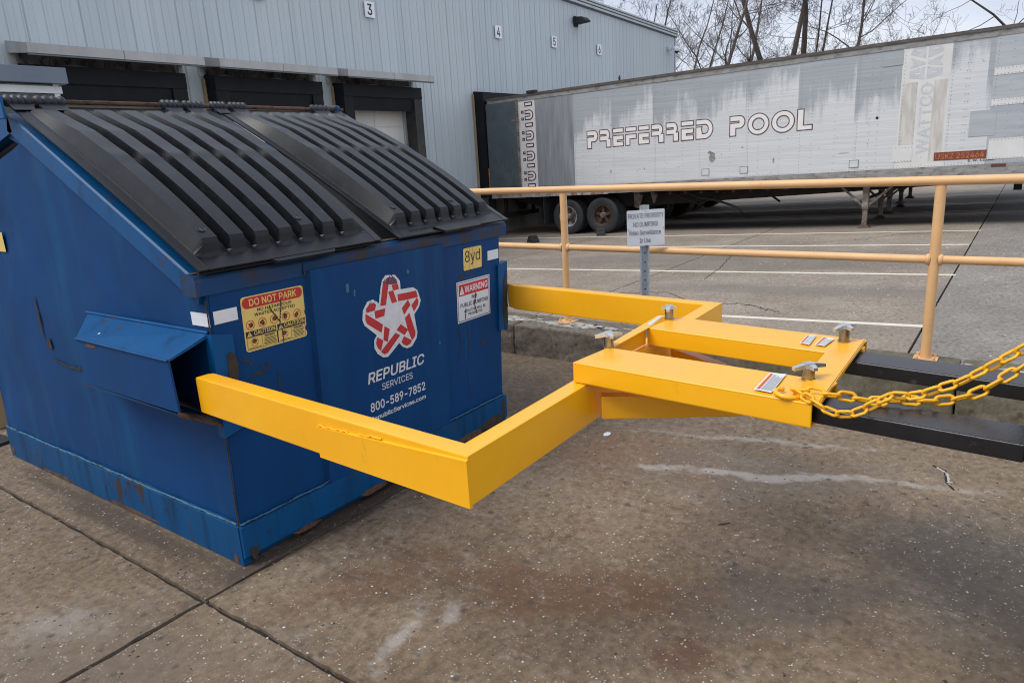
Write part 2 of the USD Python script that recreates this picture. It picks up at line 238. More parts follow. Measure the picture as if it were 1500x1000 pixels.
M['slab'] = concrete('lot_concrete', (.120, .085, .054), (.162, .119, .079), (.215, .165, .115), spots=[
    (.20, -.55, .26, .60, 1.15, RUST, .75, 4.0), (.55, -1.30, .32, .85, .35, RUST, .70, 4.0), (1.75, -.95, .45, 1.0, .1, (.150, .085, .045), .60, 3.5), (.42, -1.72, .13, .20, .4, (.10, .045, .03), .55, 4),
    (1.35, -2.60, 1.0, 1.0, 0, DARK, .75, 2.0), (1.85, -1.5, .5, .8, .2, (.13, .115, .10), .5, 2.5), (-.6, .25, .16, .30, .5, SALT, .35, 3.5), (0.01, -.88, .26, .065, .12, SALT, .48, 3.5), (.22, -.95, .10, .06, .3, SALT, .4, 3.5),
    (2.28, -1.50, .060, .90, .28, SALT, .45, 2.2), (1.90, -1.75, .060, 1.35, .32, SALT, .52, 2.2), (.9, -1.9, .4, .5, .3, (.11, .095, .082), .6, 2.5), (-.7, -.3, .7, .9, .2, (.14, .112, .088), .6, 2.0), (.95, -.04, 1.5, .16, 0, (.040, .031, .024), .9, 2.0), (-.06, 1.1, .15, 1.7, 0, (.055, .042, .032), .75, 3.0), (-.05, -.02, .25, .2, 0, (.05, .038, .03), .6, 3.0)])  # closing dark strips round the dumpster foot: dirt with contact shade painted in
M['apron'] = concrete('apron_concrete', (.200, .165, .130), (.245, .205, .165), (.295, .252, .208), speck=.9, spots=[(11.5, 1.5, 2.0, 9, 0, (.12, .108, .095), .55, 2.0), (17.5, 4, 1.6, 10, 0, (.07, .062, .055), .8, 2.0), (8.6, -1, .8, 6, .05, (.15, .135, .118), .6, 2.0)])  # the long darkest blotch paints the shade under the trailer
M['apron2'] = concrete('drive_concrete', (.175, .158, .138), (.210, .190, .168), (.250, .230, .206), speck=.9)
M['curb'] = concrete('curb_concrete', (.095, .080, .060), (.150, .128, .100), (.215, .188, .152), spots=[(3.15, -1.9, 1, 1.4, 0, (.085, .085, .045), .5, 4)], speck=.3)
# weathered aluminium trailer skin: grey above, chalky white below, the border climbing across each sheet
def trailer_skin():
    n = {"g": ("geometry", {}), "sp": ("separate_xyz", {}), "fy": ("math", {"math_type": "multiply_add", "value2": 1/1.205, "value3": 10 - 9.265/1.205}), "fr": ("math", {"math_type": "fraction"}),
         "zt": ("math", {"math_type": "multiply_add", "value2": .0165}), "fb": ("math", {"math_type": "multiply_add", "value2": .62}), "fl": ("math", {"math_type": "floor"}), "wn": ("white_noise_texture", {"dimensions": "1D"}), "wa": ("math", {"math_type": "multiply_add", "value2": .55, "value3": -.25}), "wb": ("math", {"math_type": "add"}), "nl": ("noise_texture", {"scale": 1.7, "detail": 3}), "la": ("math", {"math_type": "multiply_add", "value2": 1.1, "value3": -.55}), "lb": ("math", {"math_type": "add"}),
         "mp": ("mapping", {"scale": (1, 3.4, .42)}), "n1": ("noise_texture", {"scale": 2.4, "detail": 8, "roughness": .62}), "na": ("math", {"math_type": "multiply_add", "value2": 1.5, "value3": -.75}), "ad": ("math", {"math_type": "add"}),
         "k": ("map_range", {"from_min": 2.72, "from_max": 3.22, "to_min": 0.0, "to_max": 1.0, "clamp": True}),
         "mq": ("mapping", {"scale": (1, .35, 26)}), "n2": ("noise_texture", {"scale": 2.0, "detail": 5}), "r1": ("rgb_ramp", {"ramp": [(.3, (.53, .55, .565)), (.6, (.64, .655, .665)), (.8, (.70, .71, .715))]}), "r2": ("rgb_ramp", {"ramp": [(.3, (.31, .335, .36)), (.7, (.40, .425, .45))]}),
         "mx": ("mix", {}), "n3": ("noise_texture", {"scale": 14, "detail": 6}), "k3": ("map_range", {"from_min": .68, "from_max": .76, "to_min": 0.0, "to_max": .6, "clamp": True}), "m3": ("mix", {"color2": (.16, .15, .15)}),
         "p": ("principled_bsdf", {"roughness": .48, "metallic": .15})}
    l = [("g.position", "sp.vector"), ("sp.y", "fy.value1"), ("fy.value", "fr.value1"), ("sp.y", "zt.value1"), ("sp.z", "zt.value3"), ("fr.value", "fb.value1"), ("zt.value", "fb.value3"),
         ("g.position", "mp.vector"), ("mp.vector", "n1.vector"), ("n1.fac", "na.value1"), ("fb.value", "ad.value1"), ("na.value", "ad.value2"), ("fy.value", "fl.value1"), ("fl.value", "wn.w"), ("wn.value", "wa.value1"), ("ad.value", "wb.value1"), ("wa.value", "wb.value2"), ("g.position", "nl.vector"), ("nl.fac", "la.value1"), ("wb.value", "lb.value1"), ("la.value", "lb.value2"), ("lb.value", "k.value"),
         ("g.position", "mq.vector"), ("mq.vector", "n2.vector"), ("n2.fac", "r1.fac"), ("n2.fac", "r2.fac"), ("r1.color", "mx.color1"), ("r2.color", "mx.color2"), ("k.result", "mx.fac"),
         ("g.position", "n3.vector"), ("n3.fac", "k3.value"), ("k3.result", "m3.fac"), ("mx.color", "m3.color1"), ("m3.color", "p.base_color")]
    return usdkit.material(stage, '/World/Looks/trailer_skin', n, l, surface="p.BSDF")
M['skin'] = trailer_skin()
M['skin_grey'] = mat('trailer_sheet_grey', (.20, .215, .235), (.29, .305, .325), 2.2, .48, metal=.15, stretch=(1, 3.2, .35), layers=[((.42, .43, .44), 2.6, (1, 3.5, .3), .58, .72, .7), ((.155, .15, .15), 3.0, (1, 2.5, .3), .58, .72, .6)])
M['skin_dull'] = mat('trailer_sheet_dull', (.36, .39, .42), (.45, .475, .50), 1.6, .45, metal=.15, stretch=(1, .5, 5))
M['skin_white'] = mat('trailer_sheet_white', (.60, .60, .59), (.67, .67, .66), 2, .55)
M['skin_tan'] = mat('trailer_tan_stain', (.45, .43, .39), (.60, .585, .56), 3.5, .6, stretch=(1, 3, .5))
M['faint'] = mat('faded_print', (.47, .485, .51), (.56, .57, .585), 6, .6)
M['teal'] = mat('door_teal', (.060, .085, .095), (.085, .112, .120), 2.5, .55, layers=[((.14, .165, .17), 14, (1, 1, .6), .66, .74, .5), ((.035, .045, .05), 4, (1, 1, .5), .56, .7, .7)])
M['rail_grey'] = mat('trailer_rail', (.20, .195, .185), (.31, .305, .295), 3, .5, stretch=(1, 1.2, 4), layers=[((.08, .075, .068), 3, (1, 1.5, 3), .52, .66, .7)])
M['rail_top'] = mat('trailer_top_rail', (.055, .045, .040), (.11, .092, .080), 3, .6, stretch=(1, 1, 6))
M['sill'] = mat('trailer_sill', (.30, .28, .25), (.40, .385, .36), 5, .6, layers=[((.15, .065, .04), 4, (1, 1.5, 1), .50, .60, .85), ((.05, .04, .035), 6, (1, 1.5, 1), .60, .68)])
M['rivet'] = mat('rivet', (.17, .175, .185), None, 4, .5, metal=.2)
M['letter'] = mat('letter_white', (.72, .69, .68), (.78, .755, .745), 9, .5, layers=[((.50, .49, .49), 4, (1, 3, .5), .60, .74, .6)])
M['letter_line'] = mat('letter_outline', (.085, .055, .058), (.13, .085, .085), 12, .6)
M['maroon'] = mat('logo_maroon', (.085, .022, .028), (.12, .035, .04), 9, .6)
M['plate_red'] = mat('number_red', (.17, .032, .018), (.22, .045, .022), 7, .6, layers=[((.12, .035, .025), 16, (1, 1, 1), .56, .68, .7)])
M['plate_ink'] = mat('number_yellow', (.58, .28, .07), (.30, .11, .035), 12, .6)

# ------------------------------------------------------------------ ground of the lot: slabs between open joints
g = thing('ground', kind='structure')
obj('joint_filler', cbox(-9, 3.15, -9, 12, -.30, -.016), M['joint'], g)
JX, JY, GAP = -.235, -.09, .014
def slab(x0, x1, y0, y1, seed):
    """slab with a slightly ragged arris on the edges that face a joint"""
    r = np.random.default_rng(seed); P = []
    def edge(a, b):
        n = max(2, int(np.hypot(*(b-a))/.035)); t = np.arange(n)/n; d = (b-a)/np.hypot(*(b-a)); nrm = V(-d[1], d[0])
        w = np.abs(meshkit.fbm(np.c_[t*n*.30, np.full(n, seed*3.7), np.zeros(n)], 4, seed)-.5)*.030; return a + t[:, None]*(b-a) + w[:, None]*nrm
    c = [V(x0, y0), V(x1, y0), V(x1, y1), V(x0, y1)]
    for i in range(4): P.append(edge(c[i], c[(i+1) % 4]))
    return extr(Polygon(np.concatenate(P)).buffer(0), -.03, 0.0, V(0, 0, 0), V(1, 0, 0), V(0, 1, 0))
xs = [-8.7, -4.48, JX, 3.145]; ys = [-8.6, -4.34, JY, 4.16, 8.4, 11.5]; k = 0
for i in range(3):
    for j in range(5):
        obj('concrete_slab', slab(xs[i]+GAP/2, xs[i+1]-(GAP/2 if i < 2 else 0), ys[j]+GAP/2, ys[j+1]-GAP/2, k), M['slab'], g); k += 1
# cracks in the lot near the forks (open hairlines, thin dark strips with chalky edges)
def crack(pts, w, z, seed, amp=.012):
    P = np.asarray(pts, float); t = np.linspace(0, 1, 40*len(P)); q = np.c_[np.interp(t*(len(P)-1), range(len(P)), P[:, 0]), np.interp(t*(len(P)-1), range(len(P)), P[:, 1])]
    q += (meshkit.fbm(np.c_[t*14*len(P), np.full(len(t), seed), np.zeros(len(t))], 4, seed)[:, None]-.5)*amp*2*np.array([[1, .6]])
    return LineString(q).buffer(w, cap_style=2)
obj('crack', extr(crack([(2.33, -2.26), (2.29, -2.315), (2.16, -2.33), (2.10, -2.36)], .005, 0, 3), 0.0005, .002, V(0, 0, 0), V(1, 0, 0), V(0, 1, 0)), M['joint'], g)
obj('crack_filler', extr(crack([(2.31, -2.28), (2.26, -2.325), (2.13, -2.345)], .004, 0, 3, .02), 0.001, .003, V(0, 0, 0), V(1, 0, 0), V(0, 1, 0)), M['worn_paint'], g)

# ------------------------------------------------------------------ sunken dock apron, sloping to the building
AZ = lambda y: -.4245 - .031*y
ap = thing('apron', kind='structure')
def apron_sheet(x0, x1, y0, y1, lift=0.0, th=.05):
    v = [(x, y, AZ(y)+lift-d) for d in (0, th) for x, y in ((x0, y0), (x1, y0), (x1, y1), (x0, y1))]
    return TM(v, [(0, 1, 2), (0, 2, 3), (4, 6, 5), (4, 7, 6), (0, 4, 5), (0, 5, 1), (1, 5, 6), (1, 6, 2), (2, 6, 7), (2, 7, 3), (3, 7, 4), (3, 4, 0)])
obj('joint_filler', apron_sheet(3.3, 62, -14, 11.48, -.03), M['joint'], ap)
for y0, y1, mm in ((-14, -1.745, 'apron2'), (-1.745, 2.6, 'apron'), (2.6, 6.9, 'apron'), (6.9, 11.48, 'apron')):
    for x0, x1 in ((3.3, 21.5), (21.5, 62)):
        obj('concrete_slab', apron_sheet(x0+.006, x1-.006, y0+.012, y1-.012), M[mm], ap)
obj('crack', extr(unary_union([crack([(7.2, -.2), (7.6, .4), (7.5, 1.0), (8.2, 1.7), (8.0, 2.5)], .0035, 0, 11, .12), crack([(9.4, 1.6), (10.6, 1.75), (12.2, 2.1)], .004, 0, 12, .1), crack([(14.2, .3), (15.1, -.4), (15.4, -1.6)], .005, 0, 13, .1)]), 0, .001, V(0, 0, AZ(0)+.004), V(1, 0, 0), V(0, 1, -.031)), M['joint'], ap)
for x in (6.85, 10.12, 13.4, 15.56, 20.0, 22.2, 25.6):
    obj('bay_line', apron_sheet(x-.05, x+.05, -1.74 + R.uniform(-.05, .05), 10.9, .004, .003), M['paint'], ap, label='worn cream bay line on the dock apron')
# far land beyond everything
obj('land', TM([(-300, -300, -1.3), (500, -300, -1.3), (500, 500, -1.3), (-300, 500, -1.3)], [(0, 1, 2), (0, 2, 3)]), M['far'], kind='structure')
obj('yard', cbox(62, 130, -40, 60, -1.25, -.62), M['apron2'], kind='structure')

# ------------------------------------------------------------------ curb wall between the lot and the apron
CX = lambda y: 3.128 + .0238*y
cu = thing('curb', 'low weathered concrete curb wall carrying the tan guard rail', 'curb', (3.3, 0, 0))
def curb_block(y0, y1, seed):
    b = cbox(0, .40, y0+.004, y1-.004, -.9, .25, .018); b = b.subdivide_to_size(.07); v = np.array(b.vertices)
    d = (meshkit.fbm(v*9, 4, seed)-.5)*.028 + (meshkit.fbm(v*40, 3, seed+5)-.5)*.012; v[:, 0] += np.where(v[:, 0] < .2, d, 0); v[:, 2] += np.where(v[:, 2] > .2, d*.6, 0)
    v[:, 0] += CX(v[:, 1]); b.vertices = v; return b
for i, (a, b) in enumerate(((-8.5, -4.6), (-4.6, -2.28), (-2.28, -1.52), (-1.52, .85), (.85, 3.6), (3.6, 11.4))):
    obj('curb_block', curb_block(a, b, i), M['curb'], cu, smooth=35)
for i, (y, rx, ry) in enumerate(((.95, .07, .22), (.33, .08, .28), (1.35, .05, .12), (.05, .04, .10), (-1.9, .05, .16), (-2.5, .05, .2))):
    obj('paint_patch', extr(unary_union([blob(CX(y)+.17, y, rx, ry, 50+i, 40, .5)] + [blob(CX(y)+.17+R.uniform(-.09, .09), y+R.uniform(-.3, .3), .015, .03, 70+i*9+q, 14) for q in range(6)]).intersection(sbox(CX(y)+.03, y-1, CX(y)+.38, y+1)), 0, .003, V(0, 0, .252), V(1, 0, 0), V(0, 1, 0)), M['worn_paint'], cu)

# ------------------------------------------------------------------ guard rail
RX = lambda y: 3.392 + .0238*y
gr = thing('guard_rail', 'tan painted two-bar pipe guard rail standing on the concrete curb', 'railing', (3.39, 0, .25))
for y in (-4.66, -2.094, .473, 3.04, 5.6):
    obj('post', [tube([(RX(y), y, .25), (RX(y), y, .8), (RX(y), y, 1.285)], .0285, 20)], M['rail'], gr, True)
    obj('base_flange', [cbox(RX(y)-.065, RX(y)+.065, y-.065, y+.065, .25, .262, .003)] + [lathe([(.0, .020), (.011, .020), (.011, 0)], V(RX(y)+a, y+b, .262), V(0, 0, 1), 6) for a in (-.045, .045) for b in (-.045, .045)], M['rail'], gr)
obj('top_rail', tube([(RX(y), y, 1.315+.001*y) for y in np.linspace(-6, 6.2, 12)], .0265, 20), M['rail'], gr, True)
for a, b in ((-6, -4.66), (-4.66, -2.094), (-2.094, .473), (.473, 3.04), (3.04, 5.6)):
    obj('mid_rail', tube([(RX(y), y, .862) for y in (a+.028, (a+b)/2, b-.028)], .0245, 18), M['rail'], gr, True)
    for y in (a, b): 
        if y > -5.9: obj('weld_collar', lathe([(.028, -.012), (.034, -.004), (.034, .004), (.028, .012)], V(RX(y), y+(.032 if y == a else -.032), .862), V(0, 1, 0), 16), M['rail'], gr, True)

# ------------------------------------------------------------------ no-dumping sign on its channel post
sg = thing('no_dumping_sign', 'small white no dumping notice on a galvanized channel post in front of the guard rail', 'sign', (3.26, -.285, 0))
SX = V(rt0[0], rt0[1], 0); SN = -V(fwd[0], fwd[1], 0)/np.hypot(fwd[0], fwd[1]); SO = V(3.187, -.186, .910)
post = Polygon([(-.034, .0), (-.024, .0), (-.014, .022), (.014, .022), (.024, .0), (.034, .0), (.034, .003), (.026, .003), (.016, .025), (-.016, .025), (-.026, .003), (-.034, .003)])
pv = trimesh.creation.extrude_polygon(post, .95, engine='earcut'); w = np.array(pv.vertices); pc = V(3.263, -.288, .25)
obj('channel_post', TM(pc + w[:, :1]*SX - w[:, 1:2]*SN*1.0 + w[:, 2:]*V(0, 0, 1), pv.faces[:, ::-1]), M['galv'], sg)
obj('post_hole', [extr(Point(0, z).buffer(.006), .0005, .0015, V(3.263, -.288, .25)-SN*.0245+SN*.0255, SX, V(0, 0, 1)) for z in np.arange(.08, .66, .066)], M['ink'], sg)
T = math.radians(1.2); SXr = SX*math.cos(T) + V(0, 0, 1)*math.sin(T)*.6; SY = V(0, 0, 1)
plate = sbox(0, 0, .270, .256).buffer(-.008).buffer(.008)
SO2 = SO + SN*.004
obj('sign_plate', extr(plate, 0, .0025, SO2, SXr, SY), M['sign_white'], sg)
for s, x, y, wd, h in (("PRIVATE PROPERTY", .008, .197, .254, .034), ("NO DUMPING!", .045, .137, .178, .034), ("Video Surveillance", .012, .078, .230, .036), ("In Use", .090, .022, .078, .034)):
    obj('lettering', text(s, SO2 + x*SXr + y*SY + SN*.0025, SXr, SY, wd, h, .0008), M['ink'], sg)
for x, y in ((.135, .248), (.135, .006), (.008, .125), (.262, .125)): obj('bolt', lathe([(0, .005), (.004, .004), (.005, 0)], SO2 + x*SXr + y*SY + SN*.0025, SN, 10), M['galv'], sg)

# ------------------------------------------------------------------ dumpster
W, D = 1.83, 2.37
du = thing('dumpster', 'large blue steel waste dumpster with black plastic lids and star logo', 'dumpster', (.915, 1.18, 0))
APY, APZ, FZ = 1.32, 1.90, 1.18
SL = (APZ-FZ)/(APY+.05)
prof = [(-.008, .17), (D, .17), (D, 1.66), (APY, APZ-.03), (-.055, FZ-.03)]
hole = Polygon([(1.42, 1.815), (1.302, 1.772), (1.385, 1.750), (1.56, 1.715), (1.95, 1.715), (1.95, 1.775)])
side = Polygon(prof).difference(hole)
yz = (V(0, 0, 0), V(0, 1, 0), V(0, 0, 1))
sw = extr(side, 0, .008, *yz).subdivide_to_size(.10); sv = np.array(sw.vertices); sv[:, 0] += np.clip(meshkit.fbm(sv*V(0, 2.6, 2.2) + V(4, 1, 2), 3, 5)-.35, 0, 1)*.030 + np.clip(meshkit.fbm(sv*V(0, 7, 6) + V(1, 5, 2), 2, 8)-.5, 0, 1)*.010; sw.vertices = sv
sw.merge_vertices(); obj('side_wall', sw, M['blue'], du, smooth=25)
obj('side_wall', extr(Polygon(prof), W-.008, W, *yz), M['blue'], du)
obj('side_hatch_recess', [extr(hole.buffer(.03), .09, .10, *yz)], M['scrape'], du)  # dark inset sheet, painted stand-in for a shaded fold in the side
# front wall with the middle section standing proud
def front_strip(pts, z0, z1, thick=.008):
    P = [(x, -d) for x, d in pts]; v, f = [], []
    for z in (z0, z1):
        for x, d in pts: v.append((x, -.05*z - d, z))
        for x, d in pts: v.append((x, -.05*z - d + thick, z))
    n = len(pts); 
    for i in range(n-1):
        a, b = i, i+1; f += [(a, b, 2*n+b), (a, 2*n+b, 2*n+a), (n+b, n+a, 3*n+a), (n+b, 3*n+a, 3*n+b), (2*n+a, 2*n+b, 3*n+b), (2*n+a, 3*n+b, 3*n+a), (b, a, n+a), (b, n+a, n+b)]
    f += [(0, 2*n, 3*n), (0, 3*n, n), (n-1, 2*n-1, 4*n-1), (n-1, 4*n-1, 3*n-1)]
    return TM(v, f)
PR = .020
obj('front_wall', front_strip([(.008, 0), (.452, 0), (.466, PR), (1.318, PR), (1.334, 0), (W-.008, 0)], .165, 1.17), M['blue'], du)
obj('rear_wall', cbox(.008, W-.008, D-.012, D-.004, .17, 1.655), M['blue'], du)
obj('inner_lining', [hull([(x, y, z) for x in (a, b) for y, z in ((.0, .2), (D-.03, .2), (D-.03, 1.62), (APY, APZ-.12), (.0, FZ-.14))]) for a, b in ((.042, .047), (W-.014, W-.0095))] + [cbox(.02, W-.02, D-.026, D-.0165, .2, 1.6)], M['dark'], du)  # added dark sheets that paint the bin interior as shaded
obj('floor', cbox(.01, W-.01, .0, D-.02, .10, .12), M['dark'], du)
def hull_obj(name, pts, mm, par, **k): return obj(name, hull(pts), M[mm], par, **k)
# base band, front (slightly tucked under) and sides, with weld bead
obj('base_band', [hull([(x, y, z) for x in (-.006, W+.006) for y, z in ((-.034, .180), (-.012, .186), (-.030, .045), (.010, .004), (.06, .0), (.06, .186))])], M['base'], du)
for x0, x1 in ((-.010, .03), (W-.03, W+.010)): obj('base_band', hull([(x, y, z) for x in (x0, x1) for y in (-.014, D+.004) for z in (.004, .180)] + [((x0+x1)/2, y, .188) for y in (-.01, D)]), M['base'], du)
obj('base_band', cbox(.03, W-.03, D-.03, D+.002, .004, .18), M['base'], du)
def bead(p, q, r, seed):
    n = int(np.linalg.norm(np.subtract(q, p))/.012); t = np.linspace(0, 1, n)[:, None]; rr = np.random.default_rng(seed)
    P = np.asarray(p)*(1-t) + np.asarray(q)*t; P[:, 2] += (meshkit.fbm(np.c_[t[:, 0]*40, np.full(n, seed), np.zeros(n)], 3, seed)-.5)*.010
    return tube(P, r*(.7+.6*rr.random(n)), 6)
obj('weld_bead', bead((0, -.024, .190), (W, -.024, .190), .0045, 1), M['weld'], du, True)
obj('weld_bead', bead((-.004, 0, .189), (-.004, D, .189), .0050, 2), M['weld'], du, True)
obj('weld_bead', bead((-.003, -.006, .03), (-.003, -.052, 1.13), .003, 9), M['scrape'], du, True)
for i, (x, z, rx, rz, mm) in enumerate(((1.70, .055, .10, .035, 'scrape'), (1.48, .040, .12, .022, 'rust'), (1.15, .045, .07, .018, 'scrape'), (.72, .040, .09, .016, 'rust'), (.30, .030, .07, .012, 'rust'), (.04, .05, .02, .03, 'scrape'), (1.80, .10, .020, .05, 'scrape'))):
    obj('rust_patch', extr(blob(x, z, rx, rz, 820+i, 40, .5).intersection(sbox(0, .012, W, .175)), 0, .0012, V(0, -.0285, 0), V(1, 0, 0), V(0, -.03, 1)/math.hypot(1, .03)), M[mm], du)
for i, (y, z, ry, rz) in enumerate(((.03, .03, .02, .018), (.9, .016, .25, .010), (1.7, .016, .2, .010), (2.33, .04, .02, .025))):
    obj('rust_patch', extr(blob(-y, z, ry, rz, 840+i, 40, .5).intersection(sbox(-D, .006, .01, .17)), 0, .0012, V(-.0105, 0, 0), V(0, -1, 0), V(0, 0, 1)), M['rust'], du)
# sloping rims
for x0, x1 in ((-.014, .055), (W-.055, W+.014)):
    A, B, C2 = V(0, -.052, FZ), V(0, APY, APZ), V(0, D+.005, 1.69)
    for p, q in ((A, B), (B, C2)):
        d = (q-p)/np.linalg.norm(q-p); nn = V(0, -d[2], d[1])
        obj('side_rim', hull([(x, *(pt + nn*h)[1:]) for x in (x0, x1) for pt in (p, q) for h in (-.075, .004)] + [(x, *(pt + nn*.010)[1:]) for x in (x0+.008, x1-.008) for pt in (p, q)]), M['blue_rim'], du)
obj('front_lip', [hull([(x, y, z) for x in (-.042, W+.062) for y, z in ((-.062, 1.150), (-.068, 1.205), (-.060, 1.222), (-.030, 1.232), (.03, 1.228), (.03, 1.150))])], M['lip'], du)
obj('lip_rust', [extr(blob(.93, 0.005, .98, .030, 5, 90, .5).intersection(sbox(-.03, -.03, W+.05, .03)), 0, .0015, V(0, -.015, 1.2325), V(1, 0, 0), V(0, 1, 0))], M['rust'], du)
obj('lip_seam', cbox(.44, .446, -.0705, -.060, 1.155, 1.205), M['scrape'], du)
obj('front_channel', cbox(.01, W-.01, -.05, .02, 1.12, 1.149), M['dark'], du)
# dents of paint: cracked and chipped black marks on the front
def fpt(x, z, off=0.0): return V(x, -.05*z - off, z)
FX, FY = V(1, 0, 0), V(0, -.05, 1)/math.hypot(1, .05); FN = np.cross(FX, FY)
def each(name, geoms, mm, par, fn):
    for q in geoms:
        if q.area > 1e-7: obj(name, fn(q), mm, par)
def on_front(poly, d0, d1, proud): return extr(poly, d0, d1, V(0, -proud, 0), FX, FY)
marks = [crack([(.50, .20), (.49, .36), (.47, .50)], .0022, 0, 3, .012), crack([(.08, .74), (.16, .80), (.20, .79)], .003, 0, 4, .01), Point(.215, .815).buffer(.018).difference(Point(.215, .815).buffer(.012)), crack([(.27, .66), (.268, .78)], .002, 0, 6, .01), blob(.13, .86, .018, .006, 8), blob(.15, .84, .010, .005, 9), blob(.42, .52, .006, .012, 10), blob(.02, .87, .03, .006, 14)]
each('scratch', marks, M['scrape'], du, lambda q: on_front(q, 0, .0008, .0005))
marks = [crack([(1.43, .50), (1.45, .60), (1.44, .70)], .0013, 0, 3, .015), crack([(1.52, .28), (1.50, .40), (1.53, .56), (1.51, .70)], .0014, 0, 4, .015), crack([(1.56, .98), (1.57, 1.12)], .0016, 0, 5, .006), crack([(1.50, .975), (1.68, .982)], .0015, 0, 6, .008), blob(1.65, .56, .012, .02, 10), blob(1.49, .97, .03, .008, 15), blob(1.42, .44, .006, .02, 16)]
each('scratch', marks, M['scrape'], du, lambda q: on_front(q, 0, .0008, .0005))
marks = [blob(.66, 1.06, .012, .02, 20), blob(.70, 1.03, .006, .015, 21), blob(1.05, 1.07, .008, .012, 22), blob(.58, .42, .008, .02, 23), blob(1.26, .66, .006, .01, 24)]
each('scratch', marks, M['weld'], du, lambda q: on_front(q, 0, .0008, PR+.0005))
sidem = [blob(1.53, .93, .012, .10, 31, 30, .6), blob(1.47, .80, .02, .03, 32), crack([(1.46, .72), (1.30, .70), (1.12, .71)], .003, 0, 5, .02), crack([(.72, .86), (.66, .80), (.64, .70)], .0022, 0, 6, .02)]
on_side = lambda q, off=.0005: extr(affinity.scale(q, -1, 1, origin=(0, 0)), 0, .0008, V(-off, 0, 0), V(0, -1, 0), V(0, 0, 1))
each('scratch', sidem, M['scrape'], du, on_side)
# fork sleeves on both sides
def sleeve(sx, name):
    X = lambda a: (a if sx < 0 else W - a*.36 if a < 0 else W - a)        # a negative = outwards on the left
    t = .008
    p = lambda *L: [(X(a), y, z) for a, y, z in L]
    s = obj(name, hull(p((-.165, -.012, .936), (-.165, .72, .946), (-.165, .72, .946-t), (-.165, -.012, .936-t), (.0, -.035, 1.004), (.0, .952, 1.006), (.0, .952, .990), (.0, -.035, .990))), M['blue_rim'], du)
    obj('sleeve_side', hull(p((-.165, -.012, .930), (-.165, .72, .940), (-.165, .72, .745), (-.165, -.025, .728), (-.157, -.012, .930), (-.157, .72, .940), (-.157, .72, .745), (-.157, -.025, .728))), M['blue'], du)
    obj('sleeve_end', hull(p((-.165, .72, .940), (-.165, .72, .745), (0, .95, .996), (0, .93, .70), (-.15, .715, .940), (-.15, .715, .745))), M['blue'], du)
    obj('sleeve_floor', hull(p((-.165, -.025, .734), (-.165, .72, .745), (0, -.025, .655), (0, .93, .68), (-.165, -.025, .724), (-.165, .72, .735), (0, -.025, .645), (0, .93, .67))), M['lip'], du)
    obj('sleeve_toe', hull(p((-.180, -.045, .738), (-.165, -.02, .738), (.03, -.04, .612), (.03, -.02, .612), (-.180, -.045, .728), (.03, -.040, .600), (0, .0, .66))), M['rust'], du)
    obj('fold_line', tube(p((-.168, -.014, .936), (-.168, .722, .946)), .005, 8), M['blue_rim'], du, True)
    obj('fold_line', tube(p((-.006, -.035, 1.006), (-.006, .955, 1.008)), .007, 8), M['blue_rim'], du, True)
    # wrap-round corner guard on the front
    a, b = (-.012, .078) if sx < 0 else (1.797, 1.884)
    obj('corner_guard', hull([(x, y - .05*z, z) for x in (a, b) for y in (-.014, .0) for z in (.60, .985)] + [(x, y-.05*z, z) for x in ((-.012,) if sx < 0 else (1.884,)) for y in (-.014, .03) for z in (.58, 1.000)]), M['blue_rim'], du)
    return s
sleeve(-1, 'fork_sleeve'); sleeve(1, 'fork_sleeve')
obj('guard_scrape', on_front(blob(.060, .86, .022, .075, 41, 40, .35), 0, .0015, .0145), M['scrape'], du)
obj('guard_scrape', on_front(blob(1.858, .76, .020, .17, 42, 50, .3).intersection(sbox(1.80, .5, 1.882, .97)), 0, .0015, .0145), M['scrape'], du)
each('scratch', [blob(.30, .70, .12, .012, 44, 40, .5), blob(.52, .725, .07, .008, 45, 30, .5)], M['scrape'], du, on_side)
obj('scratch', extr(affinity.scale(blob(.60, .925, .045, .008, 46, 30, .4), -1, 1, origin=(0, 0)), 0, .0012, V(-.1658, 0, 0), V(0, -1, 0), V(0, 0, 1)), M['rust'], du)
obj('paint_fleck', hull([(-.12, .60, .958), (-.10, .62, .966), (-.115, .635, .961), (-.13, .62, .956)]+[(-.11, .618, .968)]), M['print_white'], du)
